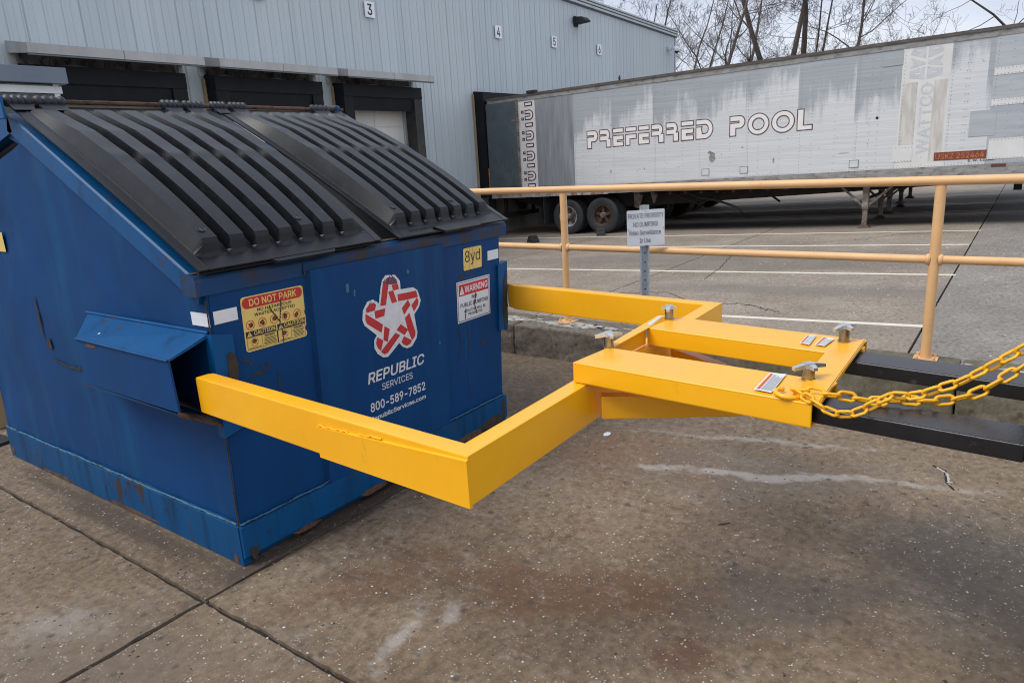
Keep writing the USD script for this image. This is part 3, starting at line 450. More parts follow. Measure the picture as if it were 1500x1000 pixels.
# lids
def lid(x0, x1, x0t, x1t, name, lift=0.0):
    n = 7; fl, wl = .045, .030; br = [0.0, fl*.6, fl]; wid = .93
    us, hs = [0, .010, fl-.006, fl], [0, .006, .006, 0.0]                     # (u, local height without rib)
    rib0, rib1 = fl+wl, wid-fl-wl*.4; pitch = (rib1-rib0)/n; gw = .050
    U = [0, .008, .014, fl-.012, fl-.006, fl]; K = ['f', 'f', 'f', 'f', 'b', 'f']
    for i in range(n):
        a = rib0 + i*pitch; b = a + pitch - gw
        U += [a, a+.004, (a+b)/2, b-.004, b, b+.010, b+gw-.012][:7 if i < n-1 else 5]; K += ['r', 'r', 'r', 'r', 'r', 'g', 'g'][:7 if i < n-1 else 5]
    U += [wid-fl, wid-fl+.006, wid-.012, wid]; K += ['f', 'b', 'f', 'f']
    vs = np.unique(np.concatenate([np.linspace(0, 1, 70), [.030, .036, .05, .920, .930, .940, .950]])); A, B = V(0, APY-.06, 1.935+lift), V(0, -.088, 1.243+lift); L = np.linalg.norm(B-A); d = (B-A)/L; nn = V(0, -d[2]*-1, 0)
    nn = np.cross(V(1, 0, 0), d); nn = nn if nn[2] > 0 else -nn
    verts = []
    for v in vs:
        P = A + d*L*v; xa, xb = x0t + (x0-x0t)*v**(1.0 if x0 < 0 else 1.6), x1t + (x1-x1t)*v**(2.2 if x0 < 0 else 1.0)
        dome = .040*max(0, math.sin(math.pi*min(max(v, 0), 1)**1.3))**.8; e = (.35*np.clip((v-.030)/.02, 0, 1)+.65*np.clip((v-.03)/.26, 0, 1))*np.clip((.945-v)/.022, 0, 1)
        eg = np.clip((v-.030)/.05, 0, 1)*np.clip((.945-v)/.02, 0, 1)
        bow = .016*math.sin(math.pi*v) + .006*math.sin(2.1*v + 9*xa)*v
        lug = np.clip(1-abs(v-.475)/.035, 0, 1)**.6
        for u, k in zip(U, K):
            h = bow + {'f': 0.0, 'b': .003, 'r': (dome*.75+.043)*e, 'g': max(0, dome*.75*eg-.006)+lug*.030}[k]
            if k == 'r': h += .004*np.clip(1-abs(v-.475)/.05, 0, 1)
            verts.append(P + nn*h + V(xa + (xb-xa)*u/wid, 0, 0))
    nu, nv = len(U), len(vs); top = np.array(verts); bot = top - nn*.007; f = []
    for i in range(nv-1):
        for j in range(nu-1):
            a, b, c, e2 = i*nu+j, i*nu+j+1, (i+1)*nu+j+1, (i+1)*nu+j; f += [(a, c, b), (a, e2, c)]; o = nu*nv; f += [(o+a, o+b, o+c), (o+a, o+c, o+e2)]
    ring = [j for j in range(nu)] + [i*nu+nu-1 for i in range(1, nv)] + [(nv-1)*nu+j for j in range(nu-2, -1, -1)] + [i*nu for i in range(nv-2, 0, -1)]
    o = nu*nv
    for a, b in zip(ring, ring[1:]+ring[:1]): f += [(a, b, o+b), (a, o+b, o+a)]
    me = TM(np.vstack([top, bot]), f); p = obj(name, me, M['lid'], du, smooth=28)
    # front handle tab, rolled edge, and the round moulding marks on the ribs
    xm = x0 + (x1-x0)*.5
    q = B + nn*.001
    obj('lid_tab', hull([(x, *(q + d*s + nn*h)[1:]) for x, s in ((xm-.17, -.03), (xm-.13, .022), (xm+.16, .022), (xm+.20, -.03)) for h in (-.010, .003)]), M['lid'], du)
    obj('lid_edge', hull([(x, *(B + d*s + nn*h)[1:]) for x in (x0, x1) for s in (-.012, .002) for h in (-.013, -.004)]), M['lid'], du)
    for i in (0, 4):
        a = rib0 + i*pitch + (pitch-gw)/2; v = .885; P = A + d*L*v; dm = .006*math.sin(2.1*v + 9*x0)*v + .040*math.sin(math.pi*v**1.3)**.8*.75+.043 + .016*math.sin(math.pi*v)
        c = P + nn*(dm+.0006) + V(x0t + (x0-x0t)*v + (x1-x0+ (x0t-x0+x1-x1t)*0)*a/wid, 0, 0)
        ringp = [c + .016*(math.cos(t)*V(1, 0, 0) + math.sin(t)*d) for t in np.linspace(0, 2*np.pi, 20, endpoint=False)]
        obj('mould_mark', [tube(ringp, .0016, 5, closed=True), tube([c - .010*d, c + .010*d], .0016, 5)], M['hinge'], du)
    obj('moulded_text', [text('NOTICE DO NOT OVERFILL', B - d*.040 + nn*.002 + V(x0+.12, 0, 0), V(1, 0, 0), -d, .22, .012, .0012), ], M['hinge'], du)
    return p
lid(-.030, .885, -.015, 1.000, 'lid'); lid(1.000, 1.890, 1.012, 1.925, 'lid', .004)
obj('hinge_rod', tube([(-.06, 1.275, 1.960), (.9, 1.275, 1.957), (W+.12, 1.275, 1.953)], .011, 12), M['rust'], du, True)
for a, b in ((-.033, .078), (.091, .224), (.697, .80), (.819, .936), (.981, 1.075), (1.097, 1.208), (1.681, 1.82), (1.842, 1.917)):
    n = 40; t = np.linspace(0, 1, n); r = .019 + .009*np.abs(np.sin(t*np.pi*4)); z = 1.960 - .0035*(a+t*(b-a))
    obj('hinge_knuckle', [tube(np.c_[a+t*(b-a), np.full(n, 1.275), z], r, 14), hull([(x, y, zz) for x in (a+.01, b-.01) for y, zz in ((1.25, 1.945), (1.20, 1.915), (1.25, 1.93))]+[(a+.01, 1.27, 1.95), (b-.01, 1.27, 1.95)])], M['hinge'], du, 40)
for x in (-.05, W+.05): obj('hinge_bracket', [cbox(x-.006, x+.006, 1.24, 1.34, 1.88, 1.975, .003), cbox(x-.02, x+.02, 1.34, 1.36, 1.90, 1.96, .003)], M['blue_rim'], du)
# stickers on the front and side
def rrect(x0, z0, x1, z1, r): return sbox(x0, z0, x1, z1).buffer(-r).buffer(r)
def ftext(s, x, z, w, h, proud, lift, bold=False, shear=0): return text(s, V(x, -.05*z-proud, z), FX, FY, w, h, .0005, bold, shear, lift)
st = obj('warning_decal', on_front(rrect(.135, .892, .434, 1.115, .014).difference(unary_union([blob(.437, .93, .008, .02, 61), blob(.436, 1.0, .006, .012, 62)])), 0, .001, .001), M['sticker_yellow'], du, label='yellow decal reading do not park with caution symbols')
obj('decal_print', [on_front(rrect(.141, 1.066, .428, 1.110, .021), .001, .0014, .001)], M['red'], st)
obj('decal_print', [ftext('DO NOT PARK', .172, 1.073, .226, .029, .001, .0014, True)], M['sticker_yellow'], st)
P = [ftext('NO HAZARDOUS', .205, 1.047, .165, .013, .001, .001, True), ftext('WASTES ACCEPTED', .190, 1.029, .195, .013, .001, .001, True)]
P += [on_front(sbox(.141, .951, .283, .975), .001, .0014, .001), on_front(sbox(.289, .951, .430, .975), .001, .0014, .001)]
fr = sbox(.143, .899, .427, .950); fr = fr.difference(unary_union([sbox(a, .9005, b, .9485) for a, b in ((.1445, .2115), (.213, .2835), (.290, .354), (.3555, .4255))])); P.append(on_front(fr, .001, .0014, .001))
for a, b in ((.217, .281), (.359, .423)):
    P.append(on_front(sbox(a+.008, .940, b-.008, .945), .001, .0014, .001)); P += [on_front(sbox(a+R.uniform(0, .01), z, b-R.uniform(0, .012), z+.0024), .001, .0014, .001) for z in np.arange(.905, .936, .0055)]
for a, b in ((.150, .206), (.296, .350)): P.append(on_front(sbox(a, .9035, b, .9062), .001, .0014, .001))
cx = (.166, .222, .278, .336, .393)
for i, x in enumerate(cx): P.append(on_front(blob(x, 1.0, .010, .010 if i % 2 == 0 else .012, 80+i, 14, .5), .001, .0012, .001))
for x in (.178, .322): P.append(on_front(blob(x, .928, .010, .009, 90, 12, .5), .001, .0012, .001))
P.append(on_front(unary_union([crack([(.315, 1.09), (.318, 1.05), (.305, .99), (.313, .93), (.312, .895)], .0016, 0, 4, .006), crack([(.26, 1.055), (.305, .985)], .0018, 0, 5, .004)]), .0014, .0018, .001))
obj('decal_print', P, M['ink'], st)
obj('decal_print', [ftext('CAUTION', .178, .9545, .100, .017, .001, .0015, True), ftext('CAUTION', .322, .9545, .104, .017, .001, .0015, True)] + [on_front(Polygon([(x, .9535), (x+.024, .9535), (x+.012, .9735)]).difference(sbox(x+.0108, .956, x+.0132, .967)), .0014, .0018, .001) for x in (.146, .294)], M['sticker_yellow'], st)
ringp = []
for x in cx:
    ringp.append(Point(x, 1.0).buffer(.0195).difference(Point(x, 1.0).buffer(.0165))); ringp.append(affinity.rotate(sbox(x-.017, .9988, x+.017, 1.0012), 45, origin=(x, 1.0)))
for x in (.178, .322): ringp.append(Point(x, .928).buffer(.0165).difference(Point(x, .928).buffer(.0145))); ringp.append(affinity.rotate(sbox(x-.015, .927, x+.015, .929), -42, origin=(x, .928)))
obj('decal_print', on_front(unary_union(ringp), .0012, .0016, .001), M['orange'], st)
obj('blank_decal', on_front(sbox(.016, 1.034, .117, 1.085), 0, .001, .001), M['sticker_white'], du, label='blank white sticker by the left corner of the front')
obj('reflective_decal', extr(sbox(-.070, 1.027, .052, 1.079), 0, .001, V(-.001, 0, 0), V(0, -1, 0), V(0, 0, 1)), M['reflective'], du)
obj('reflective_decal', on_front(sbox(1.716, 1.026, 1.817, 1.080), 0, .001, .001), M['reflective'], du)
sd = obj('side_decal', extr(sbox(-1.78, 1.262, -1.745, 1.362).union(sbox(-2.06, 1.262, -1.76, 1.362)), 0, .001, V(-.001, 0, 0), V(0, -1, 0), V(0, 0, 1)), M['sticker_yellow'], du)
st = obj('size_decal', on_front(rrect(1.501, 1.001, 1.661, 1.122, .010), 0, .001, .001), M['sticker_yellow'], du, label='yellow size decal reading 8yd')
obj('decal_print', [ftext('8yd', 1.515, 1.026, .132, .080, .001, .001)] + [on_front(sbox(x, 1.001, x+.0015, 1.121), .001, .0013, .001) for x in (1.554, 1.581)], M['ink'], st)
st = obj('dumping_decal', on_front(sbox(1.435, .718, 1.727, .947), 0, .001, .001), M['sign_white'], du, label='white decal reading warning no public dumping')
fr = sbox(1.441, .724, 1.721, .941); fr = fr.difference(fr.buffer(-.0035))
obj('decal_print', [on_front(sbox(1.452, .866, 1.712, .930), .001, .0014, .001)], M['red'], st)
obj('decal_print', [ftext('WARNING', 1.502, .878, .204, .038, .001, .0014, True), on_front(Polygon([(1.458, .874), (1.498, .874), (1.478, .920)]).difference(sbox(1.476, .881, 1.480, .905)), .0014, .0018, .001)], M['sign_white'], st)
obj('decal_print', [on_front(fr, .001, .0014, .001), ftext('NO', 1.562, .836, .046, .021, .001, .001, True), ftext('PUBLIC DUMPING', 1.462, .800, .246, .023, .001, .001, True), ftext('VIOLATORS WILL BE', 1.490, .768, .192, .015, .001, .001, True), ftext('PROSECUTED', 1.528, .746, .125, .015, .001, .001, True),
     on_front(unary_union([crack([(1.50, .735), (1.505, .79)], .0022, 0, 3, .006), crack([(1.60, .745), (1.585, .80), (1.60, .865)], .0020, 0, 4, .008), crack([(1.575, .80), (1.59, .835)], .0016, 0, 4, .004)]), .0014, .0018, .001)], M['ink'], st)
# star emblem
EM_O = [(0.8974, 1.0779), (0.9601, 1.0693), (0.9909, 1.035), (0.9911, 0.9933), (1.0794, 0.9878), (1.1089, 0.9683), (1.1289, 0.9128), (1.1137, 0.8812), (1.0761, 0.8493), (1.0916, 0.756), (1.0857, 0.7271), (1.0477, 0.691), (1.0129, 0.6887), (0.9804, 0.7055), (0.9591, 0.7306), (0.9134, 0.7004), (0.879, 0.68), (0.8473, 0.6845), (0.8121, 0.7122), (0.7936, 0.7456), (0.7961, 0.7829), (0.816, 0.8026), (0.7424, 0.8678), (0.7333, 0.8951), (0.7408, 0.939), (0.7712, 0.9747), (0.8077, 0.9789), (0.8352, 0.9602), (0.841, 0.9437), (0.8596, 1.021), (0.8739, 1.0598)]
EM_P = [(0.897, 1.0605), (0.9151, 1.0657), (0.9465, 1.0613), (0.9677, 1.0461), (0.9722, 1.0232), (0.9057, 1.0322)]
EM_R = [[(0.8498, 0.9387), (0.8871, 0.9358), (0.913, 1.0299), (0.9108, 1.0535), (0.8888, 1.0527), (0.8743, 1.0322)], [(0.9337, 1.0263), (0.9752, 1.0212), (0.9809, 0.9966), (0.9406, 0.9969)], [(0.9075, 0.9974), (0.9407, 0.9978), (0.9625, 0.9383), (0.9273, 0.9358)], [(0.9676, 0.973), (1.0437, 0.9692), (1.0984, 0.9678), (1.1094, 0.9324), (1.0407, 0.934), (0.971, 0.938)], [(1.1024, 0.9318), (1.1133, 0.911), (1.1062, 0.8926), (1.076, 0.8642), (1.0596, 0.8995)], [(1.0373, 0.9332), (1.0531, 0.9033), (1.0042, 0.8622), (0.992, 0.8987)], [(1.0418, 0.8665), (1.0778, 0.7592), (1.0739, 0.7375), (1.0502, 0.7216), (1.0243, 0.7816), (1.0093, 0.8441)], [(0.9772, 0.8219), (1.0265, 0.7836), (0.9987, 0.7605), (0.9467, 0.7996)], [(0.995, 0.7564), (1.0502, 0.7206), (1.0351, 0.7067), (1.0107, 0.7028), (0.988, 0.715), (0.9746, 0.7317)], [(0.9377, 0.7872), (0.9691, 0.7675), (0.8776, 0.6999), (0.855, 0.6985), (0.8327, 0.7174), (0.8823, 0.7497)], [(0.817, 0.7943), (0.8541, 0.7687), (0.8349, 0.7207), (0.8148, 0.7402), (0.8062, 0.7662)], [(0.8682, 0.8369), (0.9013, 0.815), (0.8827, 0.7544), (0.8555, 0.7707)], [(0.7539, 0.9217), (0.8102, 0.8818), (0.8596, 0.846), (0.8466, 0.8086), (0.7606, 0.8706), (0.7507, 0.8912)], [(0.8112, 0.9221), (0.8813, 0.9215), (0.8716, 0.8859), (0.8136, 0.8844)], [(0.8145, 0.9246), (0.76, 0.9236), (0.7603, 0.9441), (0.7817, 0.9603), (0.8122, 0.9634), (0.8243, 0.9494)]]
zsc = math.hypot(1, .05)
epol = lambda L: Polygon([(x, z*zsc) for x, z in L])
chips = unary_union([blob(.925 + R.uniform(-.05, .05), 1.075 + R.uniform(-.035, .012), .0045, .0045, 300+i, 10) for i in range(16)] + [blob(.80 + R.uniform(-.02, .02), .975 + R.uniform(-.03, .03), .003, .010, 330+i, 10) for i in range(5)] + [blob(.93 + R.uniform(-.15, .15), .90 + R.uniform(-.15, .15), .002, .004, 350+i, 8) for i in range(14)])
em = obj('star_emblem', on_front(epol(EM_O).buffer(-.006).buffer(.010, 12).buffer(-.004).difference(chips), 0, .001, PR+.001), M['print_white'], du, label='red and white star emblem on the front')
for q in EM_R: obj('emblem_red', on_front(epol(q).buffer(-.003).buffer(.003, 4).difference(chips), .001, .0015, PR+.001), M['red'], em)
obj('emblem_faded', on_front(epol(EM_P).difference(chips), .0015, .0018, PR+.001), M['faded_red'], em)
obj('lettering', [ftext('REPUBLIC', .738, .577, .388, .056, PR+.001, 0, True, .18)], M['print_white'], du)
obj('lettering', [ftext('SERVICES', .826, .523, .214, .034, PR+.001, 0)], M['print_white'], du)
obj('lettering', [ftext('800-589-7852', .742, .434, .386, .046, PR+.001, 0, True)], M['print_white'], du)
obj('lettering', [ftext('RepublicServices.com', .740, .380, .388, .030, PR+.001, 0, True)], M['print_white'], du)

# ------------------------------------------------------------------ yellow fork attachment
fa = thing('dumpster_lifting_attachment', 'yellow steel fork-mounted lifting frame with two arms reaching for the blue dumpster', 'lifting frame', (.75, -1.6, .73))
AW, AH, ZT = .066, .142, .860
def arm(p, q, w=AW, h=AH, zt=ZT, c=.007): return beam((p[0], p[1], zt-h/2), (q[0], q[1], zt-h/2), w, h, c)
def loft(pts, z0, z1, c, soft):
    """plan polygon (ccw) raised from z0 to z1 with chamfered top and bottom arrises along the edges named in soft"""
    P = np.asarray(pts, float); n = len(P); Q = []
    d = np.roll(P, -1, 0) - P; d /= np.linalg.norm(d, axis=1, keepdims=True); nr = np.c_[-d[:, 1], d[:, 0]]; off = np.array([c if i in soft else 0.0 for i in range(n)])
    for i in range(n):
        a, b = (i-1) % n, i; A = np.stack([nr[a], nr[b]]); Q.append(P[i] + np.linalg.solve(A, V(off[a], off[b])))
    Q = np.array(Q); Q2 = P + (Q-P)*.3
    rings = [np.c_[q, np.full(n, z)] for q, z in ((Q, z0), (Q2, z0+c*.3), (P, z0+c), (P, z1-c), (Q2, z1-c*.3), (Q, z1))]; v = np.concatenate(rings); f = []
    for k in range(5):
        for i in range(n): l = (i+1) % n; f += [(k*n+i, k*n+l, (k+1)*n+l), (k*n+i, (k+1)*n+l, (k+1)*n+i)]
    for i in range(1, n-1): f += [(0, i+1, i), (5*n, 5*n+i, 5*n+i+1)]
    return TM(v, f)
NO, NI, NTi, NTo = (-.174, -1.428), (-.105, -1.362), (-.030, -.075), (-.097, -.058)
FO, FI, FTo, FTi, FTm = (1.802, -1.378), (1.735, -1.313), (1.932, -.045), (1.905, -.040), (1.860, -.125)
obj('arm', loft([NO, NI, NTi, (-.045, -.058), NTo], .718, .860, .007, (1, 2, 3, 4)), M['yellow'], fa, 30)
obj('arm', loft([FI, FO, FTo, FTi, FTm], .718, .860, .007, (1, 2, 3, 4)), M['yellow'], fa, 30)
obj('cross_beam', loft([NO, FO, FI, NI], .718, .860, .007, (0, 2)), M['yellow'], fa, 30)
# sleeve welded to the near arm's outer side
obj('arm_stiffener', hull([(x-dx, y, z) for (x, y), zs in (((-.1738, -1.4285), (.714, .852)), ((-.1395, -.80), (.711, .818))) for dx, o in ((.007, .003), (-.004, 0)) for z in (zs[0]+o, zs[1]-o)]), M['yellow'], fa)
obj('stiffener_weld', bead((-.144, -.81, .820), (-.150, -.95, .828), .0032, 21), M['yellow'], fa, True)
obj('stiffener_weld', bead((-.153, -1.0, .831), (-.158, -1.10, .837), .0028, 22), M['yellow'], fa, True)
for p, q in (((.462, -1.432, .862), (.655, -1.430, .862)), ((.515, -1.436, .736), (.512, -1.434, .806)), ((.97, -1.43, .862), (1.15, -1.428, .862))): obj('weld_seam', bead(p, q, .0036, 31), M['yellow'], fa, True)
# the two fork tubes with their end plates, standing on the cross beam
z0, z1 = .862, .930
T1a, T1b = V(.555, -1.374), V(.487, -2.123); T2a, T2b = V(1.064, -1.400), V(.975, -2.110)
for a, b in ((T1a, T1b), (T2a, T2b)):
    p, q = V(*a, (z0+z1)/2), V(*b, (z0+z1)/2); d = (q-p)/np.linalg.norm(q-p); s = np.cross(d, V(0, 0, 1)); w_, t_ = .208, .008
    obj('fork_tube', [beam(V(*a, z1-t_/2), V(*b, z1-t_/2), w_, t_, .003), beam(V(*a, z0+t_/2), V(*b, z0+t_/2), w_, t_, .003)] + [beam(p + s*k*(w_/2-t_/2), q + s*k*(w_/2-t_/2), t_, z1-z0-.0005, .0035) for k in (-1, 1)] + [beam(p - d*.001, p + d*.008, w_-.004, z1-z0-.004, .001)], M['yellow'], fa, 30)
obj('end_plate', hull([(x, y, z) for x, y in ((.386, -2.127), (.585, -2.045), (.893, -2.040), (1.073, -2.115)) for z in (.9305, .9345)]), M['yellow'], fa)
obj('end_plate', hull([(x, y, z) for x, y in ((.662, -1.374), (.662, -1.405), (.985, -1.395), (1.150, -1.345), (1.160, -1.372)) for z in (.9303, .9335)]), M['yellow'], fa)
obj('rear_strap', hull([(x, y, z) for x, y in ((.40, -2.130), (.40, -2.124), (1.066, -2.118), (1.066, -2.112)) for z in (.921, .931)]), M['yellow'], fa)
obj('inner_plate', beam((.655, -1.372, .897), (.965, -1.376, .897), .008, .064, .002), M['yellow'], fa)
for p, q in (((.512, -1.432), (.735, -1.815)), ((1.15, -1.42), (.905, -1.80))):
    obj('brace', beam((*p, .772), (*q, .772), .05, .078, .004), M['yellow'], fa)
obj('stop_lug', cbox(.995, 1.035, -2.125, -2.108, .835, .920, .003), M['yellow'], fa)
def knob(x, y, rot, zt):
    k = obj('clamp_bolt', [lathe([(0, .0), (.0165, 0), (.0165, .038), (.014, .042), (0, .042)], V(x, y, .9305), V(0, 0, 1), 24), lathe([(0, 0), (.020, 0), (.020, .004), (0, .004)], V(x, y, .9305), V(0, 0, 1), 6)], M['brass'], fa, 40)
    d = V(math.cos(rot), math.sin(rot), 0); s = V(-d[1], d[0], 0); c = V(x, y, zt)
    sh = [hull([c + d*a + s*b + V(0, 0, h) for a, b, h in ((-.014, .012, .006), (-.014, -.012, .006), (.014, .012, .006), (.014, -.012, .006), (-.014, .014, -.008), (-.014, -.014, -.008), (.014, .014, -.008), (.014, -.014, -.008))])]
    for k2 in range(4):
        e = V(math.cos(rot+k2*math.pi/2), math.sin(rot+k2*math.pi/2), 0); t = np.cross(e, V(0, 0, 1)); ln = .050 if k2 % 2 == 0 else .030
        sh.append(hull([c + e*.008 + t*b + V(0, 0, h) for b in (-.009, .009) for h in (-.008, .006)] + [c + e*ln + t*b + V(0, 0, h) for b in (-.0065, .0065) for h in (-.011, -.002)]))
    obj('tee_handle', sh, M['zinc'], k, 30)
for x, y, r, zt in ((.660, -1.385, -.75, .978), (1.123, -1.405, .3, .980), (1.030, -2.060, -.45, .983), (.578, -2.058, -.7, .974)): knob(x, y, r, zt)
def deck_label(q, bars=9, red=True):
    q = [V(*a, .0) for a in q]; Z = .9303 + .0045
    at = lambda u, v: (q[0]*(1-u)+q[3]*u)*(1-v) + (q[1]*(1-u)+q[2]*u)*v
    quad = lambda u0, u1, v0, v1, z: TM([at(u0, v0)+V(0, 0, z), at(u1, v0)+V(0, 0, z), at(u1, v1)+V(0, 0, z), at(u0, v1)+V(0, 0, z)], [(0, 1, 2), (0, 2, 3)])
    L = obj('safety_label', quad(0, 1, 0, 1, Z), M['sticker_white'], fa)
    if red: obj('label_header', quad(.10, .28, .06, .94, Z+.0004), M['orange'], L)
    obj('label_print', [quad(u, u+.022, .06, R.uniform(.75, .94), Z+.0004) for u in np.linspace(.36, .92, bars)], M['ink'], L)
deck_label([(.420, -1.955), (.584, -1.950), (.590, -1.995), (.412, -2.004)]); deck_label([(.943, -1.942), (1.055, -1.939), (1.058, -1.968), (.928, -1.976)], 6); deck_label([(.940, -1.990), (1.050, -1.992), (1.040, -2.030), (.932, -2.022)], 6)
deck_label([(.985, -1.374), (1.136, -1.356), (1.150, -1.369), (.985, -1.392)], 3, False)
obj('hook_ring', tube([V(.415, -2.045, .938) + .030*V(math.cos(t), math.sin(t), .12*math.sin(t)) for t in np.linspace(.6, 5.9, 26)], .0065, 10), M['yellow'], fa, True)

# ------------------------------------------------------------------ forklift forks
fo = thing('forklift', 'forklift truck at the right edge, its two black forks run into the yellow frame', 'forklift', (.66, -3.6, 0))
for c, e in (((.490, -2.0), (.438, -2.565)), ((.955, -2.0), (.885, -2.565))):
    f = obj('fork', beam((*c, .888), (*e, .888), .130, .044, .005), M['fork'], fo, 30)
    obj('shank', beam((*V(*e)+V(-.003, -.026), .869), (*V(*e)+V(-.003, -.026), 1.42), .130, .05, .006, side=(1, -.12, 0)), M['fork'], f, 30)
M['truck'] = mat('truck_paint', (.035, .036, .038), (.05, .05, .052), 4, .45); M['truck_body'] = mat('truck_body', (.20, .09, .02), (.24, .11, .025), 4, .45)
obj('carriage', [cbox(.12, 1.16, -2.69, -2.625, z, z+.11, .006) for z in (.92, 1.32)] + [cbox(x, x+.04, -2.67, -2.63, 1.43, 2.05, .004) for x in np.linspace(.14, 1.10, 7)] + [cbox(.12, 1.16, -2.675, -2.625, 2.05, 2.10, .004)], M['truck'], fo)
for x in (.30, .90): obj('mast_rail', cbox(x-.04, x+.04, -2.88, -2.70, .08, 2.15, .008), M['truck'], fo)
obj('mast_head', cbox(.26, .94, -2.87, -2.72, 2.06, 2.15, .008), M['truck'], fo)
obj('body', hull([(x, y, z) for x in (.10, 1.16) for y, z in ((-3.0, .18), (-3.0, .72), (-3.45, .95), (-4.9, 1.15), (-5.1, .9), (-5.0, .25))]), M['truck_body'], fo)
obj('cowl', hull([(x, y, z) for x in (.22, 1.04) for y, z in ((-3.02, .70), (-3.05, 1.18), (-3.3, 1.24), (-3.4, .9))]), M['truck'], fo)
obj('seat', [cbox(.40, .86, -4.2, -3.75, 1.04, 1.18, .04), cbox(.42, .84, -4.32, -4.2, 1.10, 1.62, .04)], M['black'], fo)
for x in (.16, 1.10):
    obj('guard_post', [beam((x, -3.15, 1.1), (x, -3.45, 2.12), .06, .06, .006), beam((x, -4.75, 1.1), (x, -4.6, 2.12), .06, .06, .006)], M['truck'], fo)
obj('overhead_guard', [cbox(.12, 1.14, y, y+.03, 2.12, 2.17, .004) for y in np.linspace(-4.65, -3.42, 9)] + [cbox(x, x+.04, -4.65, -3.40, 2.115, 2.165, .004) for x in (.12, 1.10)], M['truck'], fo)
for x, y, r in ((.02, -3.05, .34), (1.06, -3.05, .34), (.08, -4.6, .27), (1.0, -4.6, .27)): obj('wheel', lathe([(.02, .02), (r*.55, .02), (r*.6, 0), (r*.93, 0), (r, .03), (r, .17), (r*.93, .2), (.02, .2)], V(x, y, r), V(1, 0, 0), 28), M['tyre'], fo, 40)

# ------------------------------------------------------------------ chain from the frame to the mast
chn = thing('safety_chain', 'yellow painted steel chain looping from the lifting frame towards the forklift', 'chain', (.44, -2.1, .92))
CA = [(.432, -2.060, .945), (.436, -2.095, .945), (.446, -2.133, .938), (.467, -2.184, .934), (.482, -2.217, .925), (.495, -2.252, .923), (.513, -2.298, .928), (.527, -2.333, .927), (.543, -2.371, .927), (.555, -2.401, .932), (.566, -2.427, .939), (.578, -2.456, .952), (.589, -2.484, .973), (.60, -2.511, .996), (.612, -2.541, 1.024), (.63, -2.58, 1.062), (.65, -2.62, 1.11)]
CB = [(.425, -2.066, .943), (.395, -2.10, .940), (.377, -2.133, .930), (.378, -2.148, .923), (.379, -2.164, .917), (.381, -2.181, .915), (.382, -2.197, .917), (.384, -2.213, .922), (.385, -2.229, .931), (.387, -2.246, .944), (.388, -2.263, .957), (.389, -2.278, .970), (.391, -2.293, .979), (.392, -2.310, .980), (.393, -2.327, .979), (.396, -2.360, .992), (.399, -2.391, 1.010), (.401, -2.422, 1.025), (.403, -2.442, 1.041), (.405, -2.465, 1.059), (.407, -2.488, 1.077), (.409, -2.507, 1.094), (.411, -2.534, 1.115), (.413, -2.57, 1.147)]
def links(curve, pitch, phase, k=1.0):
    C_ = np.asarray(curve, float); s = np.r_[0, np.cumsum(np.linalg.norm(np.diff(C_, axis=0), axis=1))]; at = lambda x: np.array([np.interp(x, s, C_[:, k]) for k in range(3)])
    i, x = 0, pitch*.3
    while x < s[-1]:
        c = at(x); d = at(min(x+.02, s[-1])) - at(max(x-.02, 0)); d /= np.linalg.norm(d); a = np.cross(d, V(0, 0, 1)); a /= np.linalg.norm(a); b = np.cross(a, d)
        ang = phase + (math.pi/2)*(i % 2) + R.uniform(-.2, .2); u = a*math.cos(ang) + b*math.sin(ang); h, r = pitch*.64-.003*k, .0105*k; P = []
        for t in np.linspace(-np.pi/2, np.pi/2, 9): P.append(c + d*(h-r + r*math.cos(t)) + u*r*math.sin(t))
        for t in np.linspace(np.pi/2, 3*np.pi/2, 9): P.append(c + d*(-(h-r) + r*math.cos(t)) + u*r*math.sin(t))
        obj('link', tube(P, .0044*k, 8, closed=True), M['chain'], chn, True); i += 1; x += pitch
links(CA, .038, .5, 1.0); links(CB, .034, 1.0, .9)

# ------------------------------------------------------------------ warehouse with dock doors
WY = 11.5
wh = thing('warehouse', 'pale blue-grey corrugated metal warehouse with black dock seals and canopies', 'warehouse', (15, WY, -.7))
bays = [(4.03, 6.80), (7.42, 10.17), (10.80, 13.55), (16.25, 19.00), (19.6, 22.3), (22.9, 25.6)]
RZ = lambda x: 6.50 + (31.46-x)*.0335
def corr(x0, x1, zb, step=.3048):
    """ribbed cladding sheet between x0 and x1, ribs counted from x = 0"""
    X, Y = [], []; k = math.floor(x0/step)-1; pts = []
    while k*step < x1 + step:
        b = k*step; pts += [(b, 0), (b+.055, 0), (b+.072, -.013), (b+.100, -.013), (b+.117, 0), (b+.200, 0), (b+.206, -.004), (b+.214, -.004), (b+.220, 0)]; k += 1
    px, py = np.array(pts).T; xs_ = np.unique(np.r_[x0, px[(px > x0) & (px < x1)], x1]); ysx = np.interp(xs_, px, py)
    n = len(xs_); v = [(x, WY+y, zb) for x, y in zip(xs_, ysx)] + [(x, WY+y, RZ(x)) for x, y in zip(xs_, ysx)]
    return TM(v, [t for i in range(n-1) for t in ((i, i+1, n+i+1), (i, n+i+1, n+i))])
edges = sorted(set([round(-3.0 + .9144*i, 4) for i in range(39)] + [31.46] + [e for b in bays for e in (b[0]+.25, b[1]-.25)]))
edges = [e for e in edges if -3.01 <= e <= 31.46]
for a, b in zip(edges, edges[1:]):
    if b-a < .01: continue
    mid = (a+b)/2; inside = any(p[0]+.25 < mid < p[1]-.25 for p in bays)
    obj('wall_panel', corr(a, b+.004, 3.2 if inside else .42), M['wall'], wh)
obj('corner_trim', cbox(31.44, 31.52, WY-.045, WY+.2, .3, 6.5, .01), M['trim'], wh)
